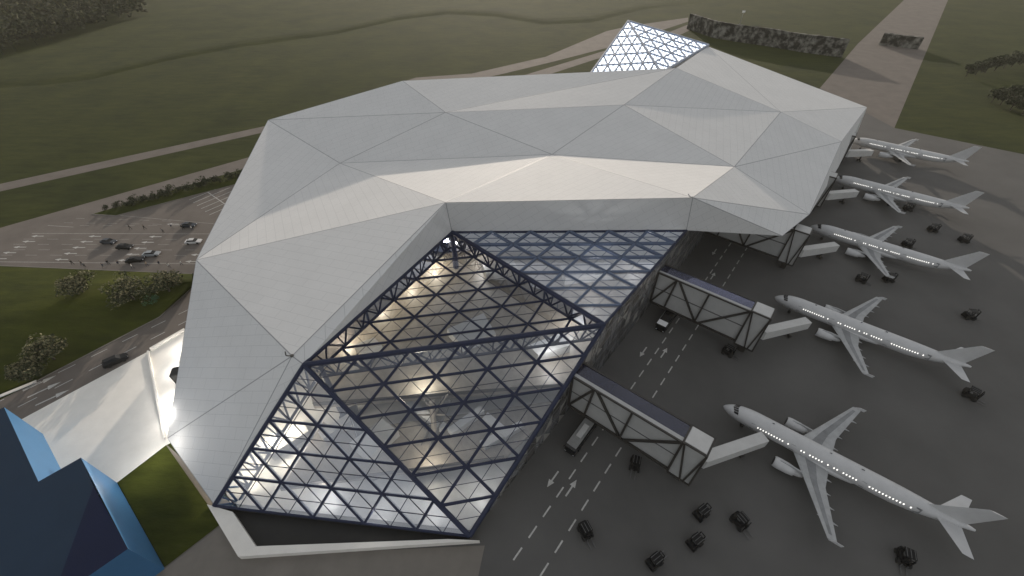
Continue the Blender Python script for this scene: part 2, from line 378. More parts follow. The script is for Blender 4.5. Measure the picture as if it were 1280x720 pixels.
# parking bays beside the shell
pa, pb = G(260, 240.5), G(283, 256.5)
dashes(b, pa, pb, 200, 1, .3, zf)
bd = (pb-pa).normalized(); bn = (G(275, 236)-G(248, 247)).normalized(); Lp = (pb-pa).length
k = 0.0
while k < Lp+4:
    c = pa+bd*k; dashes(b, c-bn*7.5, c+bn*7.5, 50, 1, .26, zf); k += 3.6
structure(b.build('forecourt_markings', M['paint']))
b = MB(); zr = .062
for (p, q) in (((240, 385), (-40, 521)), ((240, 398), (-40, 541))):
    dashes(b, G(*p), G(*q), 3.6, 3.4, .22, zr)
for u, v in ((50, 479), (56, 487), (66, 497)):
    q = G(u, v); arrow(b, q, G(u+30, v-14)-q, 6.5, 1.5, zr)
structure(b.build('road_markings', M['paint']))

# ------------------------------------------------------------------ terminal
T0 = Vector((0, 85, 0))
term = thing('airport_terminal', 'huge white faceted airport terminal with triangular folded roof and glazed hall at its front', 'terminal', T0)
VV = dict(a=(335, 150, 28), b=(503, 101, 36), m=(557, 140.5, 32), n=(425, 204, 21.5), o=(245, 325, 18), p=(365, 445, 20.8), k=(690, 193, 27),
          j=(557, 253, 30.2), i=(866, 247, 31), l=(780, 131, 33), d=(845, 85, 37), e=(885, 58, 36), s=(976, 140, 28), f=(1084, 134, 20),
          g=(1052, 177, 22), h=(918, 208.5, 26), r=(1012, 268, 18), t=(978, 295, 17.5), q=(209, 548, 0), x=(1048, 209, 6),
          A=(587, 670, 1.5), B=(268, 632, 1.5), C=(755, 406, 20), D=(380, 456, 20), E=(565, 290, 20), F=(858, 288, 20))
P = {k_: G(*v) for k_, v in VV.items()}
def V3(s): return P[s]

def facet_mesh(names, name, inset=.16):
    """folded panels: every triangle drawn in from the fold by a dark joint; UVs in metres along the panel"""
    bm = bmesh.new(); vm = {}
    for f_ in names:
        for c in f_:
            if c not in vm: vm[c] = bm.verts.new(P[c]-T0)
    for f_ in names: bm.faces.new([vm[c] for c in f_])
    bmesh.ops.recalc_face_normals(bm, faces=bm.faces)
    if sum(f.normal.z for f in bm.faces) < 0: bmesh.ops.reverse_faces(bm, faces=bm.faces)
    faces = list(bm.faces)
    ring = bmesh.ops.inset_individual(bm, faces=faces, thickness=inset, depth=0, use_even_offset=True)['faces']
    for f in bm.faces: f.material_index = 0
    for f in ring: f.material_index = 1
    uvl = bm.loops.layers.uv.new('UVMap'); bm.normal_update()
    for f in bm.faces:
        n_ = f.normal; h_ = Vector((0, 0, 1)).cross(n_)
        if h_.length < .02: h_ = Vector((1, 0, 0))
        h_.normalize(); g_ = n_.cross(h_)
        ang = .6; u_ = h_*math.cos(ang)+g_*math.sin(ang); v_ = n_.cross(u_)
        for lp in f.loops: lp[uvl].uv = (lp.vert.co.dot(u_), lp.vert.co.dot(v_))
    me = bpy.data.meshes.new(name); bm.to_mesh(me); bm.free(); me.materials.append(M['shell']); me.materials.append(M['seam'])
    o = bpy.data.objects.new(name, me); COL.objects.link(o); o.parent = term; return o
facet_mesh("abm amn ano nmk mlk bdm mdl lds des efs fgs lhk lsh sgh khi kij nkj njo jop opq pqB hgr hri irt".split(), 'roof_shell', .13)
facet_mesh(["jpDE", "jiFE", "itF", "pBD"], 'fascia', .10)
facet_mesh(["fgx", "grx"], 'end_wall', .10)
# walls that close the shell down to the ground behind and at the sides, soffit over the apron
b = MB()
def gnd(c, z=0.0, dx=0, dy=0): return Vector((P[c].x+dx, P[c].y+dy, z))
back = ['q', 'o', 'a', 'b', 'd', 'e', 'f']
for i in range(len(back)-1):
    a_, c_ = P[back[i]], P[back[i+1]]
    if back[i] == 'q': b.poly([a_, c_, gnd('o', 0, 6, -2)])
    else:
        ga = gnd('o', 0, 6, -2) if back[i] == 'o' else gnd(back[i], 0, *( (5, -4) if back[i] in 'ab' else (0, -4)))
        gc = gnd(back[i+1], 0, *((5, -4) if back[i+1] in 'ab' else (0, -4)))
        b.poly([a_, c_, gc, ga])
b.build('rear_wall', M['white'], term, off=T0)
b = MB()
wallF = SN(93, 0); wallN = SN(236, -1)
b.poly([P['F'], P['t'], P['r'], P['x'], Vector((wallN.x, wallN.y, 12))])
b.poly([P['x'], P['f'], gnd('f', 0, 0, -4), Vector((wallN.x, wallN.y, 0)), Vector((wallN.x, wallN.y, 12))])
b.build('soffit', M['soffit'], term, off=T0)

# ---- glazed hall
def lerp(a_, b_, t_): return a_+(b_-a_)*t_
def tri_grid(a_, b_, c_, n, r, mb, skip_edges=True, drop=Vector((0, 0, 0)), cut=None):
    for k in range(1 if skip_edges else 0, n):
        t_ = k/n
        for (p_, q_, o_) in ((a_, b_, c_), (b_, c_, a_), (c_, a_, b_)):
            s_, e_ = lerp(o_, p_, t_), lerp(o_, q_, t_)
            if mb is not None: mb.tube(s_+drop, e_+drop, r, n=6)
def fnorm(a_, b_, c_):
    n_ = (b_-a_).cross(c_-a_).normalized(); return n_ if n_.z > 0 else -n_
def edge_truss(a_, b_, inw, depth, nseg, rt=.42, rb=.26, rd=.17, name='edge_truss', ms='steel', two=None):
    mb = MB(); mb.tube(a_, b_, rt, n=8)
    for off in ([inw*depth] if two is None else [inw*depth, two*depth]):
        a2, b2 = lerp(a_, b_, .03)+off, lerp(a_, b_, .97)+off
        mb.tube(a2, b2, rb)
        for k in range(nseg):
            u0, u1 = lerp(a_, b_, k/nseg), lerp(a_, b_, (k+1)/nseg); md = lerp(a2, b2, (k+.5)/nseg)
            mb.tube(u0, md, rd); mb.tube(md, u1, rd); mb.tube(lerp(a_, b_, (k+.5)/nseg), md, rd*.8)
    mb.build(name, M[ms], term, off=T0, smooth=False)
A, B, C, D, E_, F_ = (P[x] for x in 'ABCDEF')
DP = Vector((0, 0, -4.3))
for (t3, gm, n_, thick, thin, gz, fz, tm) in (((E_, F_, C), 'glass_upper', 6, .34, .06, -.1, .12, 'steel_veiled'), ((C+DP, D+DP, E_+DP), 'glass', 6, .30, .07, -.1, .12, 'steel'), ((C, D, A), 'glass_mid', 6, .33, .07, -.12, .12, 'steel'), ((D, A, B), 'glass_low', 5, .34, .08, .1, -.1, 'steel')):
    nn = fnorm(*t3)
    b = MB(); b.poly([p_+nn*gz for p_ in t3]); b.build('roof_glazing', M[gm], term, off=T0)
    b = MB(); tri_grid(*t3, n_, thick, b, drop=nn*fz); tri_grid(*t3, n_*2, thin, b, drop=nn*(gz+.06))
    b.build('roof_frame', M[tm], term, off=T0)
for (a_, c_) in ((D, E_), (E_, C)):          # upright glass between the edge and the sunken roof light
    b = MB(); b.poly([a_, c_, c_+DP, a_+DP]); b.build('edge_glazing', M['glass_navy'], term, off=T0)
dn = Vector((0, 0, -1))
edge_truss(C, D, dn, 4.3, 9, .62, .34, .22)
edge_truss(D, E_, dn, 4.3, 9, .45, .36, .22)
edge_truss(E_, C, dn, 4.3, 9, .62, .34, .24)
edge_truss(D, B, (dn*.8+Vector((.4, -.1, 0))).normalized(), 4.0, 8, .45, .32, .22)
edge_truss(E_, F_, (dn*.9+Vector((0, -.4, 0))).normalized(), 3.0, 12, .3, .2, .13)
b = MB(); b.tube(D, A, .5, n=8); b.tube(C, A, .5, n=8); b.tube(C, F_, .35, n=8); b.tube(B, A, .28); b.build('edge_beam', M['steel'], term, off=T0)
# columns under the hall's corners
for (base, top, r_) in ((Vector((E_.x+.6, E_.y-1.5, 0)), E_, 1.0), (Vector((D.x+3.5, D.y-1.0, 0)), D+Vector((3, 0, -1)), .8)):
    b = MB(); b.tube(Vector((top.x, top.y, 0)), top, r_*.9, r_*.75, 10)
    b.disc((top.x, top.y, .3), (0, 0, 1), r_*1.5, .6, 16); b.build('column', M['steel'], term, off=T0)
# tree column in the middle of the hall
b = MB(); cb = G(545, 560, 0.1); ct = cb+Vector((0, 4, 12))
b.tube(cb, ct, .7, .6, 10)
for dx, dy in ((-3, -2.5), (3, -2.5), (-3, 2.5), (3, 2.5)): b.tube(ct-Vector((0, 0, 5)), ct+Vector((dx, dy, -1)), .22, .16, 8)
b.build('column', M['mezz'], term, off=T0)
# side wall of glass facing the apron
def ztop(s): return 1.5+(20-1.5)*min(1, max(0, s)/46.4) if s < 93 else 20-3*(s-93)/49
b = MB(); rnd = random.Random(3)
for k in range(0, 141, 3):
    nz_ = max(1, int(round(ztop(k+1.5)/3.6)))
    for q in range(nz_):
        p00, p10 = SN(k, .05, ztop(k)*q/nz_), SN(k+3, .05, ztop(k+3)*q/nz_); p01, p11 = SN(k, .05, ztop(k)*(q+1)/nz_), SN(k+3, .05, ztop(k+3)*(q+1)/nz_)
        if (k//3+q) % 2: tr = ((p00, p10, p11), (p00, p11, p01))
        else: tr = ((p00, p10, p01), (p10, p11, p01))
        for t_ in tr: b.poly(t_, rnd.choice((0, 0, 0, 1, 1, 2)))  # random pane tints imitate a mottled reflection
b.build('side_glazing', [M['wall_glass'], M['wall_glass_dark'], M['wall_glass_pale']], term, off=T0)
b = MB()
def ztop(s): return 1.5+(20-1.5)*min(1, max(0, s)/46.4) if s < 93 else 20-3*(s-93)/49
rnd = random.Random(3)
for k in range(0, 142, 3):
    zt = ztop(k)
    b.tube(SN(k, .12, 0), SN(k, .12, zt), .05, n=4)
    s2 = k+ (6 if (k//3) % 2 else -6)
    if 0 < s2 < 142: b.tube(SN(k, .15, 0), SN(s2, .12, ztop(s2)*.98), .06, n=4)
for zz in (4, 8, 12, 16):
    s0 = (zz-1.5)/18.5*46.4; b.tube(SN(s0, .15, zz), SN(140, .15, zz), .08, n=4)
b.build('side_frame', M['forkgrey'], term, off=T0)

# ---- interior
def slab(name, pts, z, th, m):
    b = MB(); b.hexa([(p_[0], p_[1], z-th) for p_ in pts], [(p_[0], p_[1], z) for p_ in pts])
    o = b.build(name, m, term, off=T0); return fix_normals(o)
slab('floor', [SN(1, -.3), SN(140, -.3), Vector((40, 150, 0)), Vector((-70, 150, 0)), Vector((-80, 60, 0)), Vector((B.x+2, B.y+1, 0))], .14, .1, M['floor'])
mz = 7.0
slab('mezzanine', [G(392, 508, mz), G(726, 482, mz)*1.0, SN(50, -1.5), SN(88, -1.5), Vector((40, 118, 0)), Vector((-40, 118, 0)), Vector((-52, 66, 0))], mz, .9, M['mezz'])
mz2 = 3.6
slab('mezzanine', [G(350, 612, mz2), G(630, 574, mz2), SN(30, -1.5), SN(40, -1.5), G(700, 500, mz2), G(420, 540, mz2), Vector((-42, 50, 0))], mz2, .7, M['mezz'])
# balustrades along both edges
b = MB()
for (p_, q_) in ((G(392, 508, mz), G(726, 482, mz)),):
    b.beam(p_+Vector((0, .2, .55)), q_+Vector((0, .2, .55)), .15, 1.1)
b.build('balustrade', M['dark_steel'], term, off=T0)
b = MB()
b.beam(G(350, 612, mz2)+Vector((0, .2, .5)), G(630, 574, mz2)+Vector((0, .2, .5)), .15, 1.0)
b.build('balustrade', M['dark_steel'], term, off=T0)
# angular white stair enclosures, lower level
def prism(px, z0, z1, m='kiosk', name='stair_enclosure'):
    pts = [G(u, v, z0) for u, v in px]
    b = MB(); b.hexa([(p_[0], p_[1], z0) for p_ in pts], [(p_[0], p_[1], z1) for p_ in pts]); fix_normals(b.build(name, M[m], term, off=T0))
prism([(440, 560), (480, 530), (500, 545), (462, 580)], mz2, mz2+2.2)
prism([(515, 505), (560, 535), (552, 541), (508, 512)], mz2, mz2+1.6)
prism([(560, 540), (600, 512), (606, 518), (566, 547)], mz2, mz2+1.6)
prism([(610, 520), (640, 545), (632, 552), (603, 528)], mz2, mz2+1.6)
prism([(600, 555), (650, 530), (656, 536), (606, 563)], mz2, mz2+1.4)
prism([(400, 545), (440, 520), (446, 527), (407, 553)], mz2, mz2+1.6)
prism([(560, 420), (605, 400), (620, 425), (578, 440)], mz, mz+2.6)
prism([(660, 440), (700, 425), (712, 440), (672, 452)], mz, mz+2.6)
prism([(445, 440), (470, 430), (480, 440), (455, 450)], mz, mz+2.6)
prism([(600, 330), (640, 330), (650, 350), (608, 350)], mz, mz+2.6)
prism([(700, 340), (760, 335), (765, 350), (706, 356)], mz, mz+2.6)
prism([(330, 560), (380, 530), (390, 545), (342, 575)], .14, 2.4)
# escalators up to the mezzanine
for (lo, hi) in ((G(520, 590, .3), G(560, 500, mz)), (G(470, 600, .3), G(440, 508, mz))):
    b = MB(); b.beam(lo, hi, 1.6, .7); sd = (hi-lo).cross(Vector((0, 0, 1))).normalized()
    for s_ in (-1, 1): b.beam(lo+sd*.95*s_+Vector((0, 0, .7)), hi+sd*.95*s_+Vector((0, 0, .7)), .15, 1.2)
    b.build('escalator', M['forkgrey'], term, off=T0)
# light well outside the low glass edge, with its white curb
b = MB()
o1, o2, o3 = G(263, 634, 0), G(302, 699, 0), G(600, 679, 0)
i1, i2, i3 = G(291, 640, 1.3), G(320, 683, 1.3), G(560, 674, 1.3)
top = [Vector((o1.x, o1.y, 1.5)), Vector((o2.x, o2.y, 1.5)), Vector((o3.x, o3.y, 1.5))]
inn = [Vector((i1.x, i1.y, 1.4)), Vector((i2.x, i2.y, 1.4)), Vector((i3.x, i3.y, 1.4))]
for k in range(2):
    b.poly([o1 if k == 0 else o2, o2 if k == 0 else o3, top[k+1], top[k]])
    b.poly([top[k], top[k+1], inn[k+1], inn[k]])
    b.poly([inn[k], inn[k+1], Vector((inn[k+1].x, inn[k+1].y, .1)), Vector((inn[k].x, inn[k].y, .1))])
fix_normals(b.build('light_well_curb', M['white_conc'], term, off=T0))
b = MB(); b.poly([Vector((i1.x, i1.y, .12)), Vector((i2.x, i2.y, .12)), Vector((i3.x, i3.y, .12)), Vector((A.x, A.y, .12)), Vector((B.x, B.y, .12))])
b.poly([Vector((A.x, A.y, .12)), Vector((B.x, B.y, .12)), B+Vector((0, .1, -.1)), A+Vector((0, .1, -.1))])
b.build('light_well_dark_sheet', M['black'], term, off=T0)  # black sheet near ground level stands in for the pit's unlit depth

# lamps in the hall (the photo shows them lit) and the glow by the plaza entrance
def lamp(loc, pw, col=(1, .86, .62), r=.6):
    l = bpy.data.lights.new('hall_lamp', 'POINT'); l.energy = pw; l.color = col; l.shadow_soft_size = r
    o = bpy.data.objects.new('hall_lamp', l); COL.objects.link(o); o.location = loc
lamp(G(527, 474, mz+3.6), 2600, (1, .9, .7))
W1, W2 = (1, .87, .66), (1, .95, .88)
for (u, v, z, pw, col) in ((470, 368, 10.5, 4200, W1), (425, 414, 10.5, 4200, W1), (540, 322, 10.5, 5200, W1), (510, 345, 10.5, 3000, W1), (600, 315, 12, 3000, W2), (330, 540, 6, 6500, W1), (300, 590, 3.6, 1500, W1), (360, 520, 7, 3600, W1),
                           (715, 395, 12, 3600, W2), (535, 572, mz2+3.0, 1500, W1), (745, 345, 14, 2600, W2), (800, 310, 13, 3500, W2), (690, 440, 12, 2200, W2), (470, 640, 3.0, 500, W2), (540, 640, 2.5, 220, W2), (400, 610, 4.5, 1500, W2), (600, 610, 4, 500, W2)):
    lamp(G(u, v, z), pw*.75, col, .8)
for (u, v, z, pw) in ((206, 520, 2.6, 500), (211, 490, 2.6, 700), (217, 455, 2.6, 800), (224, 428, 2.6, 700), (172, 574, 6, 900), (197, 553, 4, 500)): lamp(G(u, v, z), pw, (1, .96, .90), .6)
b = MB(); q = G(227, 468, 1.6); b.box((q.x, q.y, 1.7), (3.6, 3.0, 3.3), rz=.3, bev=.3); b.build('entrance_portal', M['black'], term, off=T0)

# ---- back pyramid of backlit glazing
Tp = G(785, 27, 41); Lp_ = G(735, 97, 33); Mp = G(826, 92, 34.5); Ep = P['e']+Vector((0, 0, .3)); Kp = G(770, 64, 37)
pyr = thing('glass_pyramid', 'glowing white glass pyramid with pale lattice rising behind the terminal roof', 'skylight', (Tp.x, Tp.y-10, 30))
po = Vector(pyr.location)
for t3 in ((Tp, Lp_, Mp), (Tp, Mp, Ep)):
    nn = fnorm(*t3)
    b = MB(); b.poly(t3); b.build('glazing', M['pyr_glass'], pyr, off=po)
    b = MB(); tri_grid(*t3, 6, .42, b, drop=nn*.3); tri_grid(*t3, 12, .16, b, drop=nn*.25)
    for k in range(3): b.tube(t3[k]+nn*.3, t3[(k+1) % 3]+nn*.3, .6, n=6)
    b.build('lattice', M['pyr_frame'], pyr, off=po)
b = MB(); b.poly([Tp, Lp_, Vector((Lp_.x, Lp_.y+8, 20)), Vector((Tp.x, Tp.y+4, 0))]); b.poly([Tp, Ep, Vector((Ep.x, Ep.y, 0)), Vector((Tp.x, Tp.y+4, 0))])
b.build('rear_wall', M['soffit'], pyr, off=po)

# small bent brackets at the roof corners
for c, nm in (('p', 'small dark bent bracket on the roof corner above the glass hall'), ('i', 'small curved metal bracket on the roof corner above the apron road')):
    b = MB(); q = P[c]
    pts = [q+Vector((.1, 0, .1)), q+Vector((-.6, -.2, .3)), q+Vector((-1.0, -.2, .45)), q+Vector((-1.3, .5, .8))]
    for k in range(3): b.tube(pts[k]-q, pts[k+1]-q, .12)
    b.disc((0, 0, .1), (0, 0, 1), .35, .2)
    o = b.build('roof_bracket', M['dark_steel'] if c == 'p' else M['wing']); o.location = q; tag(o, nm, 'bracket')

# ------------------------------------------------------------------ passenger bridges
def make_bridge(label):
    br = thing('passenger_bridge', label, 'jet bridge', group='passenger bridges along the apron')
    W, L0, L1, zb, zt = 4.4, 24.4, 28.9, 4.0, 14.8
    hw = W/2
    # local x out from the wall, y along it
    for sy, nm in ((-1, 'front_truss'), (1, 'rear_truss')):
        b = MB(); y = sy*hw
        b.beam((.4, y, zb), (L0, y, zb), .42, .5); b.beam((.4, y, zt), (L0, y, zt), .36, .36)
        pts = [(.4, zb), (.4, zt), (5.6, zt), (.4, zb), None, (5.6, zt), (4.6, zb), None, (6.2, zt), (13.4, zb), (14.2, zt), None, (14.2, zb), (L0, zt), None, (L0, zt), (L0-.1, zb)]
        for a_, c_ in zip(pts, pts[1:]):
            if a_ and c_: b.beam((a_[0], y, a_[1]), (c_[0], y, c_[1]), .44, .44, up=Vector((0, 1, 0)))
        b.build(nm, M['dark_steel'], br)
    for sy in (-1, 1):
        b = MB(); y = sy*(hw-.35)
        b.box(((L0+.4)/2, y, (zb+9.1)/2), (L0-.4, .06, 9.1-zb)); 
        b.build('side_panel', M['bridge_panel'] if sy < 0 else M['bridge_glass'], br)
        b = MB(); b.box(((L0+.4)/2, y, (9.3+zt)/2), (L0-.4, .05, zt-9.5)); b.build('side_glazing', M['bridge_panel'] if sy < 0 else M['bridge_glass'], br)
        b = MB(); b.box(((L0+.4)/2, y-sy*.02, 9.2), (L0-.4, .16, .24)); b.build('floor_edge', M['forkgrey'], br)
    b = MB(); b.box(((L0+.4)/2, 0, zb+.1), (L0-.4, W-.8, .2)); b.box(((L0+.4)/2, 0, 9.1), (L0-.4, W-.8, .2)); b.build('floor', M['bridge_panel'], br)
    b = MB(); b.box(((L0+.4)/2, -hw+.62, zt+.06), (L0-.4, .85, .12)); b.build('roof_strip', M['bridge_panel'], br)
    b = MB(); b.box(((L0+.4)/2, .45, zt+.02), (L0-.4, W-1.3, .05)); b.build('roof_glazing', M['bridge_glass'], br)
    for k in range(6):
        x = .6+k*4.0; b = MB(); b.beam((x, -hw+.8, zt-.15), (x+(3.5 if k % 2 else 0), hw, zt-.15), .18, .18); b.build('roof_beam', M['steel'], br)
    # end tower
    z0, z1 = 3.0, 15.0
    b = MB(); b.box(((L0+L1)/2, 0, (z0+z1)/2), (L1-L0-.3, W-.3, z1-z0-.2)); tw = b.build('tower', M['bridge_panel'], br)
    b = MB()
    cs = [(L0, -hw), (L1, -hw), (L1, hw), (L0, hw)]
    for k in range(4):
        p_, q_ = cs[k], cs[(k+1) % 4]
        b.beam((*p_, z0), (*p_, z1), .34, .34)
        for zz in (z0, z1): b.beam((*p_, zz), (*q_, zz), .32, .32)
        md = ((p_[0]+q_[0])/2, (p_[1]+q_[1])/2)
    b.beam((L0, -hw, z0), (L0+.0, -hw, z1), .3, .3)
    b.beam((L0+.3, -hw, z1), (L0+2.6, -hw, z0), .32, .32, up=Vector((0, 1, 0))); b.beam((L1, -hw, z1), (L0+3.2, -hw, z0), .32, .32, up=Vector((0, 1, 0)))
    b.build('tower_frame', M['dark_steel'], tw)
    b = MB(); b.box(((L0+L1)/2, 0, z1+.18), (L1-L0-.5, W-.5, .1)); b.build('roof_plate', M['gangway'], tw)
    b = MB(); b.box(((L0+L1)/2, 0, 1.5), (1.6, 1.6, 3.0), bev=.1); b.build('pedestal', M['dark_steel'], br)
    # gangway to the aircraft door
    b = MB()
    lo = [Vector((29.9, 2.0, 0)), Vector((38.7, 16.2, 0)), Vector((36.8, 17.5, 0)), Vector((27.3, 2.2, 0))]
    zz = [(4.4, 7.2), (2.4, 4.9), (2.4, 4.9), (4.4, 7.2)]
    b.hexa([(p_.x, p_.y, z_[0]) for p_, z_ in zip(lo, zz)], [(p_.x, p_.y, z_[1]) for p_, z_ in zip(lo, zz)])
    a_, c_ = Vector((28.6, 2.1, 0)), Vector((37.7, 16.9, 0)); d_ = (c_-a_).normalized(); n_ = Vector((-d_.y, d_.x, 0))*1.4
    fix_normals(b.build('gangway', M['gangway'], br))
    b = MB(); m_ = lerp(a_, c_, .72); b.tube((m_.x, m_.y, .5), (m_.x, m_.y, 3.1), .3, n=8)
    for s_ in (-1, 1): b.disc((m_.x+n_.x*.45*s_, m_.y+n_.y*.45*s_, .5), n_, .5, .4)
    b.build('gangway_leg', M['dark_steel'], br)
    return br
phi = math.atan2(ND.y, ND.x)
BL = ['nearest passenger bridge with trussed sides and white gangway, over the grey roofed bus', 'second passenger bridge with trussed sides, over the white fronted bus',
      'third passenger bridge whose white end tower peeks out from under the terminal roof edge', 'fourth passenger bridge mostly hidden beneath the roof, beside the second farthest airliner',
      'farthest passenger bridge, mostly hidden beneath the roof point beside the farthest airliner']
br0 = make_bridge(BL[0])
for i, s in enumerate((35.5, 79.0, 123.6, 169.0, 216.5)):
    o = br0 if i == 0 else copy_tree(br0)
    o.location = SN(s, 0); o.rotation_euler = (0, 0, phi); o['label'] = BL[i]

# ------------------------------------------------------------------ airliners
def make_plane(label):
    pl = thing('airliner', label, 'airplane', group='airliners parked at the gates')
    # local: nose at x=0, tail at +x, left side is -y, ground z=0
    Lf = 44.0; Rf = 1.98; zc = 3.75
    prof = [(0, .05, -.45), (.25, .42, -.42), (.7, .75, -.36), (1.4, 1.12, -.26), (2.4, 1.47, -.14), (3.6, 1.72, -.06), (5, 1.9, -.01), (6.5, Rf, 0), (12, Rf, 0), (20, Rf, 0), (30, Rf, 0), (32.5, 1.92, .06), (35, 1.72, .25), (37.5, 1.4, .55), (40, .98, .9), (42, .62, 1.15), (43.4, .36, 1.32), (44, .2, 1.38)]
    nseg = 24
    rings = [[(x, r*math.cos(2*math.pi*k/nseg), zc+dz+r*1.03*math.sin(2*math.pi*k/nseg)) for k in range(nseg)] for x, r, dz in prof]
    b = MB(); b.loft(rings); fu = b.build('fuselage', M['fuselage'], pl, smooth=True); fix_normals(fu)
    # belly fairing
    b = MB(); fr = []
    for x, sx in ((14.5, .3), (16, .9), (19, 1.05), (23, 1.05), (26, .85), (28, .3)):
        fr.append([(x, 2.15*sx*math.cos(2*math.pi*k/16), zc-1.1+1.25*sx*math.sin(2*math.pi*k/16)) for k in range(16)])
    b.loft(fr); fix_normals(b.build('belly_fairing', M['fuselage'], pl, smooth=True))
    # cockpit glass: six panes wrapped on the nose, one part
    b = MB()
    def surf(x, th, off=.06):
        for (x0, r0, d0), (x1, r1, d1) in zip(prof, prof[1:]):
            if x0 <= x <= x1:
                t_ = (x-x0)/(x1-x0); r = r0+(r1-r0)*t_+off; dz = d0+(d1-d0)*t_
                return Vector((x, r*math.cos(th), zc+dz+r*1.03*math.sin(th)))
    for sg in (1, -1):
        for k in range(3):
            t0, t1 = R(88-k*20), R(88-(k+1)*20+3)
            xa = 1.75+k*.22; xb = 2.75+k*.18
            q = [(xa, t0), (xa+.18, t1), (xb+.12, t1), (xb, t0)]
            pts = [surf(x, math.pi/2-sg*(math.pi/2-t)) for x, t in q]
            b.poly(pts if sg > 0 else pts[::-1])
    fix_normals(b.build('cockpit_window', M['cockpit'], pl))
    # wings
    for sg in (1, -1):
        b = MB()
        secs = [(0.8, 14.6, 21.9, 2.75, 1.0), (2.0, 15.4, 21.9, 2.8, .85), (6.4, 17.8, 21.9, 3.15, .5), (17.0, 23.4, 25.0, 4.15, .16)]
        rg = []
        for y, xl, xt, z, th in secs:
            c = xt-xl
            pr = [(0, 0), (.08, .45), (.3, .62), (.65, .4), (1, .03), (.65, -.22), (.3, -.38), (.08, -.28)]
            rg.append([(xl+c*px_, sg*y, z+th*pz_*.9) for px_, pz_ in pr])
        b.loft(rg); wg = fix_normals(b.build('wing', M['wing'], pl))
        # darker inner skin panel
        b = MB()
        def wp(y, fx):
            for s0, s1 in zip(secs, secs[1:]):
                if s0[0] <= y <= s1[0]:
                    t_ = (y-s0[0])/(s1[0]-s0[0]); xl, xt, z, th = [s0[i]+(s1[i]-s0[i])*t_ for i in range(1, 5)]
                    zz = .62 if fx < .35 else .62-.22*(fx-.3)/.35
                    return (xl+(xt-xl)*fx, sg*y, z+th*.9*zz+.02)
        ys = [2.2, 4, 6.4, 9, 12, 16]
        for y0, y1 in zip(ys, ys[1:]):
            b.poly([wp(y0, .30), wp(y1, .30), wp(y1, .62), wp(y0, .62)])
        b.build('skin_panel', M['wing_panel'], wg)
        # tip fence
        b = MB(); b.hexa([(23.6, sg*17.0, 4.0), (25.6, sg*17.0, 4.0), (25.6, sg*17.1, 4.0), (23.6, sg*17.1, 4.0)], [(24.6, sg*17.05, 4.7), (25.8, sg*17.05, 4.7), (25.8, sg*17.12, 4.7), (24.6, sg*17.12, 4.7)])
        b.build('tip_fence', M['fuselage'], wg)
        for y, xt in ((4.2, 21.9), (7.5, 22.1), (10.3, 23.0), (13.2, 23.9)):
            b = MB(); zf_ = 2.6+(y-2)*.09
            b.loft([[(x, sg*y+rr*math.cos(k*math.pi/4), zf_+rr*math.sin(k*math.pi/4)) for k in range(8)] for x, rr in ((xt-2.6, .05), (xt-1.6, .24), (xt, .2), (xt+.9, .04))])
            b.build('flap_fairing', M['wing'], wg, smooth=True)
        # engine, pylon
        b = MB(); ey = sg*5.8; ez = 1.95
        en = [(12.6, 1.0), (12.75, 1.13), (13.6, 1.2), (15.2, 1.15), (16.5, .95), (16.55, .7), (17.6, .52), (18.2, .18)]
        b.loft([[(x, ey+r*math.cos(k*math.pi/9), ez+r*math.sin(k*math.pi/9)) for k in range(18)] for x, r in en])
        eo = fix_normals(b.build('engine', M['fuselage'], pl, smooth=True))
        b = MB(); b.disc((12.585, ey, ez), (1, 0, 0), .95, .04, 18); b.build('intake', M['cockpit'], eo)
        b = MB(); b.loft([[(x, ey-.18, z0), (x, ey+.18, z0), (x, ey+.12, z1), (x, ey-.12, z1)] for x, z0, z1 in ((13.5, 3.05, 3.2), (15.5, 2.9, 3.45), (18.6, 2.75, 3.1))]); b.build('pylon', M['wing'], eo)
        # tailplane
        b = MB(); rg = []
        for y, xl, xt, z, th in ((.5, 38.2, 42.3, 4.75, .32), (6.2, 42.0, 43.6, 5.35, .1)):
            c = xt-xl; rg.append([(xl+c*px_, sg*y, z+th*pz_) for px_, pz_ in ((0, 0), (.3, .5), (.7, .35), (1, .02), (.7, -.35), (.3, -.5))])
        b.loft(rg); fix_normals(b.build('tailplane', M['fuselage'], pl))
        # main gear
        b = MB(); b.tube((21.6, sg*3.75, .9), (21.2, sg*3.6, 2.8), .16, n=8); gr = b.build('landing_gear', M['forkgrey'], pl)
        for dy in (-.42, .42):
            b = MB(); b.disc((21.6, sg*3.75+dy, .6), (0, 1, 0), .6, .4); b.build('wheel', M['tyre'], gr)
    # fin
    b = MB(); rg = []
    for z, xl, xt, th in ((5.15, 35.0, 42.6, .5), (5.9, 37.0, 42.7, .42), (11.75, 42.2, 44.6, .16)):
        c = xt-xl; rg.append([(xl+c*px_, th*py_, z) for px_, py_ in ((0, 0), (.3, .5), (.7, .35), (1, .03), (.7, -.35), (.3, -.5))])
    b.loft(rg); fix_normals(b.build('tail_fin', M['fuselage'], pl))
    b = MB(); b.tube((5.1, 0, .7), (5.3, 0, 2.4), .12, n=8); gr = b.build('landing_gear', M['forkgrey'], pl)
    for dy in (-.25, .25):
        b = MB(); b.disc((5.1, dy, .4), (0, 1, 0), .4, .25); b.build('wheel', M['tyre'], gr)
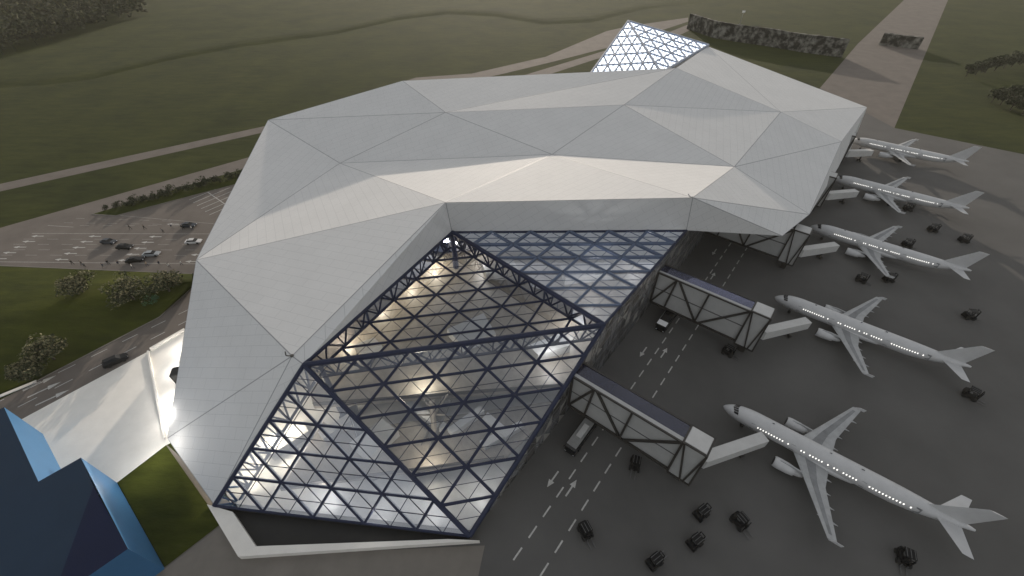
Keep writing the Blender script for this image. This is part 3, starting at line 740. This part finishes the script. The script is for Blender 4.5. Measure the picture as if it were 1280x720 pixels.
    for x, zz_, l_ in ((9.5, Rf, .5), (20.5, Rf, .4), (26, Rf, .6)):
        b = MB(); b.hexa([(x, -.04, zc+zz_-.02), (x+l_, -.04, zc+zz_-.02), (x+l_, .04, zc+zz_-.02), (x, .04, zc+zz_-.02)], [(x+.15, -.02, zc+zz_+.35), (x+l_, -.02, zc+zz_+.35), (x+l_, .02, zc+zz_+.35), (x+.15, .02, zc+zz_+.35)])
        fix_normals(b.build('antenna', M['wing_panel'], pl))
    # cabin windows: each a part; the blind ones are darker
    rnd = random.Random(11)
    xs = [7.6+.55*k for k in range(12)] + [15.6+.55*k for k in range(20)] + [28.3+.55*k for k in range(13)]
    proto = None
    th = .23
    for sg in (-1, 1):
        for x in xs:
            if rnd.random() < .1: continue
            if proto is None:
                b = MB(); b.poly([((.125*math.cos(2*math.pi*k/10)), 0, .19*math.sin(2*math.pi*k/10)) for k in range(10)]); proto = b.build('cabin_window', M['win'], pl); wn = proto
            else:
                wn = proto.copy(); COL.objects.link(wn)
            rr = Rf if x < 30 else Rf-(x-30)*.026
            zz = zc+.62+ (0 if x < 31 else (x-31)*.028)
            hgt = zz-zc; yy = math.sqrt(max(.1, (rr+.02)**2-(hgt/1.03)**2))
            wn.location = (x, sg*yy, zz); wn.rotation_euler = (math.atan2(hgt, yy)*(1 if sg > 0 else -1)*1.0, 0, 0)
            if sg < 0: wn.rotation_euler = (-math.atan2(hgt, yy), 0, 0)
            else: wn.rotation_euler = (math.atan2(hgt, yy), 0, 0)
    for sg in (-1, 1):
        for x in (6.6, 14.6, 27.3, 36.0):
            b = MB(); hgt = .35; yy = math.sqrt((Rf+.012)**2-hgt**2) if x < 31 else 1.66
            z0 = zc+ (0 if x < 31 else .3)
            b.hexa([(x-.42, sg*(yy+.0), z0-.55), (x+.42, sg*yy, z0-.55), (x+.42, sg*(yy-.05), z0-.55), (x-.42, sg*(yy-.05), z0-.55)], [(x-.42, sg*(yy-.22), z0+1.0), (x+.42, sg*(yy-.22), z0+1.0), (x+.42, sg*(yy-.27), z0+1.0), (x-.42, sg*(yy-.27), z0+1.0)])
            fix_normals(b.build('door', M['wing_panel'], pl))
    return pl
PLL = ['nearest light grey twin engine airliner with lit cabin windows, lowest on the apron', 'light grey airliner second from the viewer, nose by the second gangway',
       'middle light grey airliner of the five, nose against the terminal roof edge', 'light grey airliner second farthest away, half in the shadow edge', 'farthest light grey airliner, beside the taxiway grass corner']
p0 = make_plane(PLL[0])
for i, (s, n_) in enumerate(((55.6, 28.4), (101.9, 28.2), (148.9, 28.6), (195.0, 28.4), (244.2, 28.6))):
    o = p0 if i == 0 else copy_tree(p0)
    o.location = SN(s, n_, .035); o.rotation_euler = (0, 0, phi+R(.8)); o['label'] = PLL[i]

# ------------------------------------------------------------------ wheeled vehicles
def heading(p_, q_):
    d = q_-p_; return math.atan2(d.y, d.x)
def make_forklift():
    fk = thing('forklift', '', 'forklift', group='black forklifts scattered on the apron')
    b = MB(); b.box((-.55, 0, .75), (1.9, 1.5, .8), bev=.15); b.box((-1.25, 0, 1.05), (.7, 1.5, 1.0), bev=.18); b.build('body', M['fork'], fk)
    for x, y in ((.35, .62), (.35, -.62), (-1.05, .62), (-1.05, -.62)):
        b = MB(); b.tube((x, y, 1.0), (x*.8-.05, y, 2.25), .06, n=6); b.build('cab_post', M['fork'], fk)
    b = MB(); b.box((-.42, 0, 2.3), (1.5, 1.4, .09), bev=.04)
    rf = b.build('roof', M['fork'], fk)
    b = MB()
    for yy in (-.5, 0, .5): b.beam((-1.1, yy, 2.37), (.25, yy, 2.37), .07, .04)
    b.build('roof_bar', M['forkgrey'], rf)
    b = MB(); b.box((-.6, 0, 1.22), (.5, .55, .14), bev=.04); b.box((-.85, 0, 1.5), (.12, .55, .55), bev=.04); b.build('seat', M['forkgrey'], fk)
    b = MB()
    for y in (-.38, .38): b.beam((.72, y, .2), (.66, y, 2.45), .12, .14, up=Vector((0, 1, 0)))
    for z in (.6, 1.5, 2.4): b.beam((.7, -.38, z), (.7, .38, z), .1, .1)
    b.build('mast', M['fork'], fk)
    for y in (-.36, .36):
        b = MB(); b.box((1.4, y, .16), (1.3, .15, .06)); b.box((.8, y, .45), (.07, .15, .62)); b.build('fork', M['forkgrey'], fk)
    for x, r_ in ((.35, .42), (-1.1, .36)):
        for y in (-.72, .72):
            b = MB(); b.disc((x, y, r_), (0, 1, 0), r_, .28, 14); b.build('wheel', M['tyre'], fk)
    return fk
FK = [((793, 584), (791, 597), 'black forklift below the nearest bridge, forks toward the viewer'),
      ((878, 641), (889, 632), 'upper one of the two black forklifts side by side below the nearest airliner nose'),
      ((870, 677), (881, 668), 'lower one of the two black forklifts side by side below the nearest airliner nose'),
      ((820, 701), (831, 692), 'black forklift at the bottom edge of the picture, forks pointing up right'),
      ((926, 656), (937, 669), 'black forklift below the near airliner wing, forks pointing down right'),
      ((1129, 701), (1131, 716), 'black forklift in the bottom right corner below the nearest tailplane'),
      ((733, 668), (740, 681), 'black forklift nearest the dashed lane in the foreground'),
      ((1215, 496), (1227, 502), 'black forklift behind the tail of the second airliner, near the right edge'),
      ((912, 442), (923, 448), 'black forklift in front of the second bridge tower'),
      ((1078, 351), (1089, 355), 'black forklift left of the wing tip of the middle airliner'),
      ((1112, 350), (1122, 350), 'black forklift under the wing tip of the middle airliner'),
      ((1213, 396), (1225, 397), 'black forklift right of the second airliner, between two tail fins'),
      ((1167, 288), (1176, 289), 'black forklift behind the middle airliner fuselage, left of another one'),
      ((1206, 301), (1215, 302), 'black forklift just above the tail fin of the middle airliner'),
      ((1136, 262), (1144, 263), 'black forklift under the wing of the second farthest airliner'),
      ((1135, 307), (1143, 308), 'black forklift almost hidden behind the middle airliner fuselage')]
f0 = make_forklift()
for i, (c, fr, lb) in enumerate(FK):
    o = f0 if i == 0 else copy_tree(f0)
    p_ = G(*c, .5); q_ = G(*fr, .5); o.location = (p_.x, p_.y, .035); o.rotation_euler = (0, 0, heading(p_, q_)); o.scale = (1.25,)*3; o['label'] = lb

def make_bus(label, roofm, bodym, frontm, hatch):
    bs = thing('bus', label, 'bus')
    L, W, Hh = 11.5, 2.7, 3.2
    b = MB(); b.box((0, 0, .45+1.3), (L, W, 2.6), bev=.18); b.build('body', bodym, bs)
    b = MB(); b.box((-.3 if frontm else 0, 0, Hh-.06), (L-.9, W-.34, .1), bev=.04); rf = b.build('roof', roofm, bs)
    if hatch:
        b = MB(); b.box((.8, .1, Hh+.1), (3.6, 1.2, .24), bev=.06); b.build('hatch', M['gangway'], rf)
    b = MB(); b.box((L/2-.1, 0, 1.9), (.3, W-.3, 1.7), bev=.06); b.build('windscreen', M['car_glass'], bs)
    if frontm:
        b = MB(); b.box((L/2-.75, 0, Hh-.02), (1.9, W-.1, .16), bev=.05); b.build('front_roof', frontm, bs)
        for s_ in (-1,):
            b = MB(); b.box((-.4, s_*(W/2+.01), 2.62), (L-1.6, .08, .38)); b.build('side_stripe', frontm, bs)
    for s_ in (-1, 1):
        for k in range(6):
            b = MB(); b.box((-4.3+1.62*k, s_*(W/2+.005), 1.95), (1.45, .04, 1.0)); b.build('window', M['car_glass'], bs)
        for x in (-3.6, 3.6):
            b = MB(); b.disc((x, s_*(W/2-.1), .48), (0, 1, 0), .48, .3); b.build('wheel', M['tyre'], bs)
        b = MB(); b.box((L/2+.02, s_*1.0, .9), (.06, .35, .22)); b.build('headlight', M['headlight'], bs)
        b = MB(); b.beam((L/2-.1, s_*(W/2-.1), 2.7), (L/2+.35, s_*(W/2+.15), 2.5), .08, .25); b.build('mirror', M['bus_dark'], bs)
    return bs
def place_px(o, tail, front, z=.035, zz=3.2):
    p_, q_ = G(*tail, zz), G(*front, zz); c = (p_+q_)/2; o.location = (c.x, c.y, z); o.rotation_euler = (0, 0, heading(p_, q_)); return (q_-p_).length
bu = make_bus('black roofed bus with white front, driving out from under the second bridge', M['bus_dark'], M['bus_dark'], M['bus_white'], False)
bu.location = SN(76.8, 6.6, .035); bu.rotation_euler = (0, 0, math.atan2(-WD.y, -WD.x))
bu2 = make_bus('grey roofed bus with a roof hatch, under the nearest bridge', M['bus_grey'], M['bus_dark'], None, True)
bu2.location = SN(31.0, 6.1, .035); bu2.rotation_euler = (0, 0, math.atan2(-WD.y, -WD.x))

def make_car(kind, label, paint, suv=False):
    c = thing(kind, label, 'car', group='cars near the terminal')
    L, W = 4.9, 1.9; hh = .25 if suv else 0
    # body: cross sections along x (front is +x)
    sec = [(-2.45, .62, .78, .9), (-2.3, .35, .98, .97), (-1.5, .28, 1.02, 1), (0, .26, 1.0, 1), (1.2, .28, .95, 1), (2.1, .32, .82, .96), (2.42, .45, .66, .86)]
    b = MB(); b.loft([[(x, -W/2*k, z0), (x, W/2*k, z0), (x, W/2*k, z1-.12+hh), (x, W/2*k*.88, z1+hh), (x, -W/2*k*.88, z1+hh), (x, -W/2*k, z1-.12+hh)] for x, z0, z1, k in sec])
    bd = fix_normals(b.build('body', paint, c))
    x0, x1, x2, x3 = (-2.25, -1.9, .45, 1.15) if suv else (-1.9, -1.15, .35, 1.15)
    b = MB(); zt = 1.45+hh*1.4; zb = .97+hh
    b.hexa([(x0, -.82, zb), (x3, -.82, zb), (x3, .82, zb), (x0, .82, zb)], [(x1, -.62, zt), (x2, -.62, zt), (x2, .62, zt), (x1, .62, zt)])
    cb = fix_normals(b.build('cabin_glass', M['car_glass'], c))
    b = MB(); b.hexa([(x1-.05, -.66, zt-.02), (x2+.05, -.66, zt-.02), (x2+.05, .66, zt-.02), (x1-.05, .66, zt-.02)], [(x1+.1, -.56, zt+.05), (x2-.1, -.56, zt+.05), (x2-.1, .56, zt+.05), (x1+.1, .56, zt+.05)]); fix_normals(b.build('roof', paint, c))
    for x in (-1.45, 1.45):
        for y in (-.86, .86):
            b = MB(); b.disc((x, y, .34), (0, 1, 0), .34, .22); b.build('wheel', M['tyre'], c)
    for y in (-.62, .62):
        b = MB(); b.box((2.36, y, .66+hh*.6), (.14, .38, .14)); b.build('headlight', M['headlight'], c)
    return c
CARS = [((129, 301.5), (143, 302.5), 'car_slate', 'slate grey car leftmost in the forecourt lanes', False), ((148, 308.5), (164, 308.5), 'car_black', 'black car behind the slate grey car in the forecourt lanes', False),
        ((234, 302.5), (250, 301.5), 'car_white', 'white car with a dark cabin closest to the terminal wall', False), ((182, 318), (197, 317), 'car_silver', 'silver blue car between the black cars in the forecourt lanes', False),
        ((160, 326), (178, 323.5), 'car_black', 'long black car near the people on the lawn side kerb', False), ((228, 281.5), (244, 281.5), 'car_navy', 'dark blue car parked by the far row of people', False),
        ((136, 455), (154, 447), 'car_black', 'black estate car alone on the access road', True)]
for t_, f_, mm, lb, suv in CARS:
    c = make_car('parked_car', lb, M[mm], suv); p_, q_ = G(*t_, .6), G(*f_, .6); m_ = (p_+q_)/2
    c.location = (m_.x, m_.y, .06); c.rotation_euler = (0, 0, heading(p_, q_)); c.scale = (1.1,)*3

# ------------------------------------------------------------------ people
def person_mesh(pose, top, bot):
    sw = .28*pose
    J = [((0, 0, .96), .15), ((0, 0, 1.2), .14), ((0, 0, 1.42), .16), ((0, 0, 1.53), .06), ((.01, 0, 1.68), .105),
         ((0, .1, .92), .1), ((sw, .1, .5), .065), ((sw*1.1-.05, .1, .07), .045), ((sw*1.1+.12, .1, .04), .04),
         ((0, -.1, .92), .1), ((-sw*.8, -.1, .5), .065), ((-sw*1.5, -.1, .09), .045), ((-sw*1.5+.16, -.1, .04), .04),
         ((0, .2, 1.4), .06), ((-sw*.4, .25, 1.12), .048), ((-sw*.3+.1, .25, .88), .035),
         ((0, -.2, 1.4), .06), ((sw*.4, -.25, 1.12), .048), ((sw*.5+.1, -.25, .88), .035)]
    ed = [(0, 1), (1, 2), (2, 3), (3, 4), (0, 5), (5, 6), (6, 7), (7, 8), (0, 9), (9, 10), (10, 11), (11, 12), (2, 13), (13, 14), (14, 15), (2, 16), (16, 17), (17, 18)]
    me = bpy.data.meshes.new('person'); me.from_pydata([j[0] for j in J], ed, [])
    o = bpy.data.objects.new('person_tmp', me); COL.objects.link(o)
    md = o.modifiers.new('skin', 'SKIN'); sv = me.skin_vertices[0].data
    for k, j in enumerate(J): sv[k].radius = (j[1], j[1]); sv[k].use_root = (k == 0)
    sb = o.modifiers.new('sub', 'SUBSURF'); sb.levels = 1; sb.render_levels = 1
    dg = bpy.context.evaluated_depsgraph_get(); m2 = bpy.data.meshes.new_from_object(o.evaluated_get(dg)); bpy.data.objects.remove(o)
    m2.materials.clear()
    for mm in (M[top], M[bot], M['skin'], M['tyre']): m2.materials.append(mm)
    for p_ in m2.polygons:
        z = p_.center.z; y = abs(p_.center.y); p_.use_smooth = True
        p_.material_index = 3 if z < .09 else 2 if (z > 1.5 or (y > .2 and z < .95)) else 0 if z > .98 or y > .19 else 1
    return m2
PM = [person_mesh(1, 'cloth_black', 'cloth_black'), person_mesh(.8, 'cloth_white', 'cloth_navy'), person_mesh(1.1, 'cloth_navy', 'cloth_grey'), person_mesh(.5, 'cloth_grey', 'cloth_black'), person_mesh(.9, 'cloth_tan', 'cloth_navy')]
hb = MB(); rg = []
for z, r_ in ((1.655, .112), (1.72, .118), (1.77, .10), (1.80, .05)): rg.append([(-.015+r_*math.cos(k*math.pi/5), r_*math.sin(k*math.pi/5), z) for k in range(10)])
hb.loft(rg)
hair0 = None
south = [(92, 331), (104, 332), (107, 334), (131, 335), (137, 331), (150, 332), (167, 336), (185, 333), (201, 332), (213, 335), (228, 332)]
north = [(164, 287), (182, 287), (205, 291), (216, 286), (230, 287), (241, 288)]
ordn = ['first', 'second', 'third', 'fourth', 'fifth', 'sixth', 'seventh', 'eighth', 'ninth', 'tenth', 'eleventh']
desc = ['in black clothes', 'in a white top and dark trousers', 'in a navy top and grey trousers', 'in a grey top and black trousers', 'in a tan top and navy trousers']
kinds = [0, 0, 3, 2, 0, 2, 1, 4, 2, 1, 1, 0, 0, 3, 2, 0, 1]
for idx, (u, v) in enumerate(south+north):
    k = kinds[idx]
    o = bpy.data.objects.new('person', PM[k]); COL.objects.link(o)
    q = G(u, v); o.location = (q.x, q.y, .06 if v < 332 else .062); o.rotation_euler = (0, 0, random.choice((0, math.pi))+random.uniform(-.5, .5)); o.scale = (1.15,)*3
    row = 'near kerb' if idx < len(south) else 'far kerb'
    kk = idx if idx < len(south) else idx-len(south)
    tag(o, 'person %s on the %s, %s from left' % (desc[k], row, ordn[kk]), 'person', 'people walking on the forecourt')
    if hair0 is None: hair0 = hb.build('hair', M['hair'], o, smooth=True)
    else:
        h_ = hair0.copy(); COL.objects.link(h_); h_.parent = o

# ------------------------------------------------------------------ trees, shrubs, wood
def leaf_cloud(b, c, rad, n, size, rng, mis=(0, 1), squash=.75, clumps=9, top_bias=.0):
    cl = []
    for _ in range(clumps):
        th = rng.uniform(0, 2*math.pi); r_ = rng.uniform(.2, .85); zz = rng.uniform(-.55, .75)
        cl.append((Vector((math.cos(th)*r_*rad, math.sin(th)*r_*rad, zz*rad*squash)), rng.uniform(.28, .5)*rad))
    for _ in range(n):
        cc, cr2 = rng.choice(cl)
        d = Vector((rng.gauss(0, 1), rng.gauss(0, 1), rng.gauss(0, 1))).normalized()*cr2*rng.uniform(.5, 1.08); d.z *= .8
        p_ = Vector(c)+cc+d
        if p_.z < .1: continue
        a_ = Vector((rng.gauss(0, 1), rng.gauss(0, 1), rng.gauss(0, .6))).normalized(); e_ = a_.cross(Vector((rng.gauss(0, 1), rng.gauss(0, 1), rng.gauss(0, 1)))).normalized()
        s_ = size*rng.uniform(.6, 1.4)
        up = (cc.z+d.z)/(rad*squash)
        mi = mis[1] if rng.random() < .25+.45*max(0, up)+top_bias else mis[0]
        b.poly([p_-a_*s_*.5, p_+e_*s_*.32, p_+a_*s_*.5, p_-e_*s_*.32], mi)
def make_tree(name, label, cat, h, rad, n, size, mats, rng, group=None, clumps=12, stems=4):
    t_ = thing(name, label, cat, group=group)
    b = MB(); fork = h*.28
    b.tube((0, 0, 0), (0, 0, fork), rad*.07, rad*.05, 8)
    for k in range(stems+2):
        th = 2*math.pi*k/(stems+2)+rng.uniform(-.3, .3); e_ = Vector((math.cos(th)*rad*.55, math.sin(th)*rad*.55, h*rng.uniform(.55, .8)))
        b.tube((0, 0, fork*.9), e_, rad*.04, rad*.012, 5)
    b.build('trunk', M['bark'], t_)
    b = MB(); leaf_cloud(b, (0, 0, h*.6), rad, n, size, rng, clumps=clumps, squash=.4*h/rad)
    b.build('crown', [M[x] for x in mats], t_)
    return t_
rng = random.Random(21)
LT = [((105, 366), 5.6, 4.7, 'pale flecked bushy tree standing alone left on the lawn below the forecourt'), ((167, 374), 6.0, 6.0, 'widest pale flecked bushy tree, middle one below the forecourt lanes'),
      ((212, 364), 6.0, 4.4, 'pale flecked bushy tree nearest the terminal wall on the lawn'), ((68, 449), 6.2, 4.4, 'pale flecked bushy tree beside the access road, upper of the left pair'),
      ((38, 474), 4.6, 3.8, 'pale flecked bushy tree lowest on the lawn by the road bend')]
for (uv, h, rad, lb) in LT:
    t_ = make_tree('flowering_tree', lb, 'tree', h, rad, 1700, .62, ('leaf', 'leaf_pale'), rng, 'bushy trees on the roadside lawn', clumps=22)
    zb_ = 2.4 if uv[1] < 400 else .8
    t_.location = G(uv[0], uv[1], zb_); t_.rotation_euler = (0, 0, rng.uniform(0, 6))
t_ = thing('green_shrub', 'small vivid green low shrub under the trees near the terminal', 'shrub', G(190, 377, 1.6))
b = MB()
for k in range(5): b.tube((0, 0, 0), (rng.uniform(-1.5, 1.5), rng.uniform(-.6, .6), .7), .04, .02, 4)
b.build('stem', M['bark'], t_)
b = MB(); leaf_cloud(b, (0, 0, .6), 2.4, 420, .34, rng, squash=.3); b.build('foliage', [M['leaf_vivid'], M['leaf_vivid']], t_)
# shrubs along the median
protos = []
for k in range(3):
    t_ = thing('median_shrub', 'dark round shrub in the row along the median strip', 'shrub', group='shrubs along the median strip')
    b = MB()
    for q in range(4): b.tube((0, 0, 0), (rng.uniform(-.6, .6), rng.uniform(-.6, .6), 1.3), .05, .02, 4)
    b.build('stem', M['bark'], t_)
    b = MB(); leaf_cloud(b, (0, 0, 1.1), 1.5+.3*k, 260, .42, rng, squash=.7, mis=(0, 1)); b.build('foliage', [M['leaf_dark'], M['leaf']], t_); protos.append(t_)
used = set()
for k in range(24):
    f = k/23.0; u = 136+(306-136)*f+rng.uniform(-2.5, 2.5); v = 264+(219-264)*f+rng.uniform(-1.5, 1.5)
    kk = k % 3; o = protos[kk] if kk not in used else copy_tree(protos[kk]); used.add(kk)
    o.location = G(u, v)+Vector((0, 0, .14)); s_ = rng.uniform(.8, 1.5); o.scale = (s_, s_, s_*rng.uniform(.8, 1.2)); o.rotation_euler = (0, 0, rng.uniform(0, 6))
# trees on the right grass: two groups
protos = []
for k in range(3):
    protos.append(make_tree('field_tree', 'small brown green tree', 'tree', 12, 5.4, 900, 1.2, ('leaf_dark', 'leaf'), rng, clumps=18))
used = set()
rowA = [(1207, 96), (1219, 93.5), (1231, 91), (1243, 88.5), (1254, 85.5), (1264, 83.5), (1274, 81.5), (1285, 79), (1296, 77)]
rowB = [(1239, 128), (1250, 131), (1262, 126), (1262, 138), (1274, 120), (1275, 131), (1277, 143), (1288, 125), (1290, 138)]
oB = ['leftmost', 'second from left in front', 'left in the back', 'third from left in front', 'back centre', 'centre', 'lowest in front', 'right back', 'right front']
for gi, row in enumerate((rowA, rowB)):
    for k, (u, v) in enumerate(row):
        kk = (k+gi) % 3; o = protos[kk] if kk not in used else copy_tree(protos[kk]); used.add(kk)
        o.location = G(u, v); s_ = rng.uniform(.68, .9); o.scale = (s_, s_, s_); o.rotation_euler = (0, 0, rng.uniform(0, 6))
        o['label'] = ('small tree in the upper row on the right grass, %s from left' % ordn[k]) if gi == 0 else 'small tree in the lower clump on the right grass, %s' % oB[k]
        o['group'] = 'trees of the upper row' if gi == 0 else 'trees of the lower clump'
# the far wood, one mass
edge = [G(u, v) for u, v in ((-320, 150), (-150, 108), (0, 71), (50, 60), (100, 43), (150, 25), (192, 6))]
b = MB(); rw = random.Random(5)
def edge_y(x):
    for a_, c_ in zip(edge, edge[1:]):
        if a_.x <= x <= c_.x: return a_.y+(c_.y-a_.y)*(x-a_.x)/(c_.x-a_.x)
    return edge[0].y if x < edge[0].x else edge[-1].y
gx = -1250.0
while gx < edge[-1].x+60:
    gd = 3.0
    while gd < 520:
        c = Vector((gx+rw.uniform(-4, 4), edge_y(gx)+gd+rw.uniform(-3, 3), 0))
        dpt = c.y*math.cos(CP)+CH*math.sin(CP); uu = 640+CF*c.x/dpt
        gd += 7.0+gd*.022
        if uu > 184 or uu < -420: continue
        hh = rw.uniform(10, 17); rr = rw.uniform(4.0, 5.8); near = gd < 60
        leaf_cloud(b, (c.x, c.y, 2+hh*.52), rr, 85 if near else 50, 2.0 if near else 2.8, rw, clumps=6, squash=hh*.45/rr, top_bias=-.12)
        if gd < 30: b.tube((c.x, c.y, 0), (c.x, c.y, 3+hh*.5), .4, .2, 5, 0)
    gx += 8.0
wd = b.build('wood', [M['leaf_dark'], M['leaf_wood']]); wd['kind'] = 'stuff'; tag(wd, 'dense dark wood beyond the field in the far left corner', 'wood')

# ------------------------------------------------------------------ rock walls on the far grass
def rock_wall(label, line, h, th):
    pts = [G(u, v) for u, v in line]; b = MB(); rg_ = random.Random(len(line))
    c = sum(pts, Vector())/len(pts)
    dense = []
    for a_, c_ in zip(pts, pts[1:]):
        m_ = max(2, int((c_-a_).length/4))
        for k in range(m_): dense.append(lerp(a_, c_, k/m_))
    dense.append(pts[-1]); rings = []
    for i, p_ in enumerate(dense):
        d = (dense[min(i+1, len(dense)-1)]-dense[max(i-1, 0)]).normalized(); n_ = Vector((-d.y, d.x, 0))
        ring = []
        for s_, z in ((0, 0), (0, h*.3), (0, h*.65), (0, h), (th, h), (th, 0)):
            j_ = rg_.uniform(-.7, .7) if 0 < z < h else 0
            ring.append(p_-c+n_*(s_+j_)+Vector((0, 0, z+(rg_.uniform(-.4, .3) if z == h else 0))))
        rings.append(ring)
    b.loft(rings); o = fix_normals(b.build('stone_wall', M['rock'])); o.location = c; return tag(o, label, 'wall')
rock_wall('long curved mottled stone wall on the far grass behind the terminal', [(858, 36), (890, 47), (925, 53), (960, 58), (1000, 65), (1052, 72)], 12.5, 2.5)
rock_wall('short mottled stone block standing alone on the taxiway', [(1098, 56), (1122, 59), (1147, 62)], 8.5, 4.0)
# pale floodlight on the far grass
o = thing('floodlight', 'tiny white floodlight mast on the far grass beyond the long stone wall', 'lamp', G(921, 42))
b = MB(); b.tube((0, 0, 0), (0, 0, 17), .25, .15, 8); b.build('mast', M['wing'], o)
b = MB(); b.box((0, -.3, 17.3), (2.6, .6, 1.4), bev=.1); b.build('lamp_head', M['bus_white'], o)

# ------------------------------------------------------------------ blue buildings, white wall
def zat(base, uv):
    """height at which the vertical through ground point base meets picture point uv"""
    best = min((abs((G(uv[0], uv[1], z)-base).xy.length), z) for z in [k*.25 for k in range(0, 200)])
    return best[1]
HB = zat(G(147, 603), (101, 572))
tp = [G(u, v, HB) for u, v in ((5, 509), (48, 602), (101, 572), (160, 686))]
e34 = (tp[3]-tp[2]).normalized(); ez = Vector((e34.y, -e34.x, 0))
p5 = tp[3]-Vector((-e34.y, e34.x, 0))*-14; 
side = (tp[1]-tp[2]).normalized()
p5 = tp[3]+side*16; p6 = tp[0]+side*30; p7 = p5
bb = thing('blue_building', 'dark blue flat roofed building with stepped corner beside the white plaza', 'building', (tp[2].x, tp[2].y, 0))
bo = Vector(bb.location)
outl = [tp[0], tp[1], tp[2], tp[3], tp[3]+side*45, tp[0]+side*45]
b = MB(); 
for k in range(len(outl)):
    p_, q_ = outl[k], outl[(k+1) % len(outl)]
    b.poly([(p_.x, p_.y, 0), (q_.x, q_.y, 0), (q_.x, q_.y, HB), (p_.x, p_.y, HB)])
fix_normals(b.build('wall', M['blue_wall'], bb, off=bo))
rid = G(117, 608, HB); rid2 = G(57, 722, HB)
b = MB(); zz = Vector((0, 0, .0))
b.poly([tp[0], tp[1], tp[2], rid, tp[3]+side*((rid2-tp[3]).length*.9), tp[3]+side*45, tp[0]+side*45]); rf = b.build('roof', M['blue_roof'], bb, off=bo)
b = MB(); b.poly([rid, tp[3], tp[3]+side*((rid2-tp[3]).length*.9)]); b.build('roof_shade_wedge', M['blue_roof_shade'], rf, off=None if False else bo)  # flat wedge with its shade painted as a darker navy
# low white wall between plaza and shell
b = MB(); w0, w1 = G(186, 440), G(207, 548); hh = .6
b.beam(w0+Vector((0, 0, hh/2)), w1+Vector((0, 0, hh/2)), .4, hh)
wl = b.build('white_wall', M['white_conc']); tag(wl, 'low white wall across the white plaza beside the terminal base', 'wall')
b = MB(); b.beam(G(189, 438)+Vector((0, 0, .4)), G(232, 413)+Vector((0, 0, .4)), .6, .8)
wl = b.build('white_wall', M['white_conc']); tag(wl, 'low white parapet between the access road and the bright plaza corner', 'wall')

# ------------------------------------------------------------------ air
hz = MB(); hz.box((0, 1100, 47.5), (5200, 2900, 97))
ho = hz.build('haze', M['white']); ho['kind'] = 'stuff'; ho.data.materials.clear()
hm = bpy.data.materials.new('haze_air'); hm.use_nodes = True; t = hm.node_tree; t.nodes.remove(t.nodes['Principled BSDF'])
pv = t.nodes.new('ShaderNodeVolumePrincipled'); pv.inputs['Color'].default_value = (.88, .83, .70, 1); pv.inputs['Density'].default_value = .00010; pv.inputs['Anisotropy'].default_value = 0
t.links.new(pv.outputs[0], t.nodes['Material Output'].inputs['Volume']); ho.data.materials.append(hm)
tag(ho, 'thin warm haze over the airfield', 'haze')
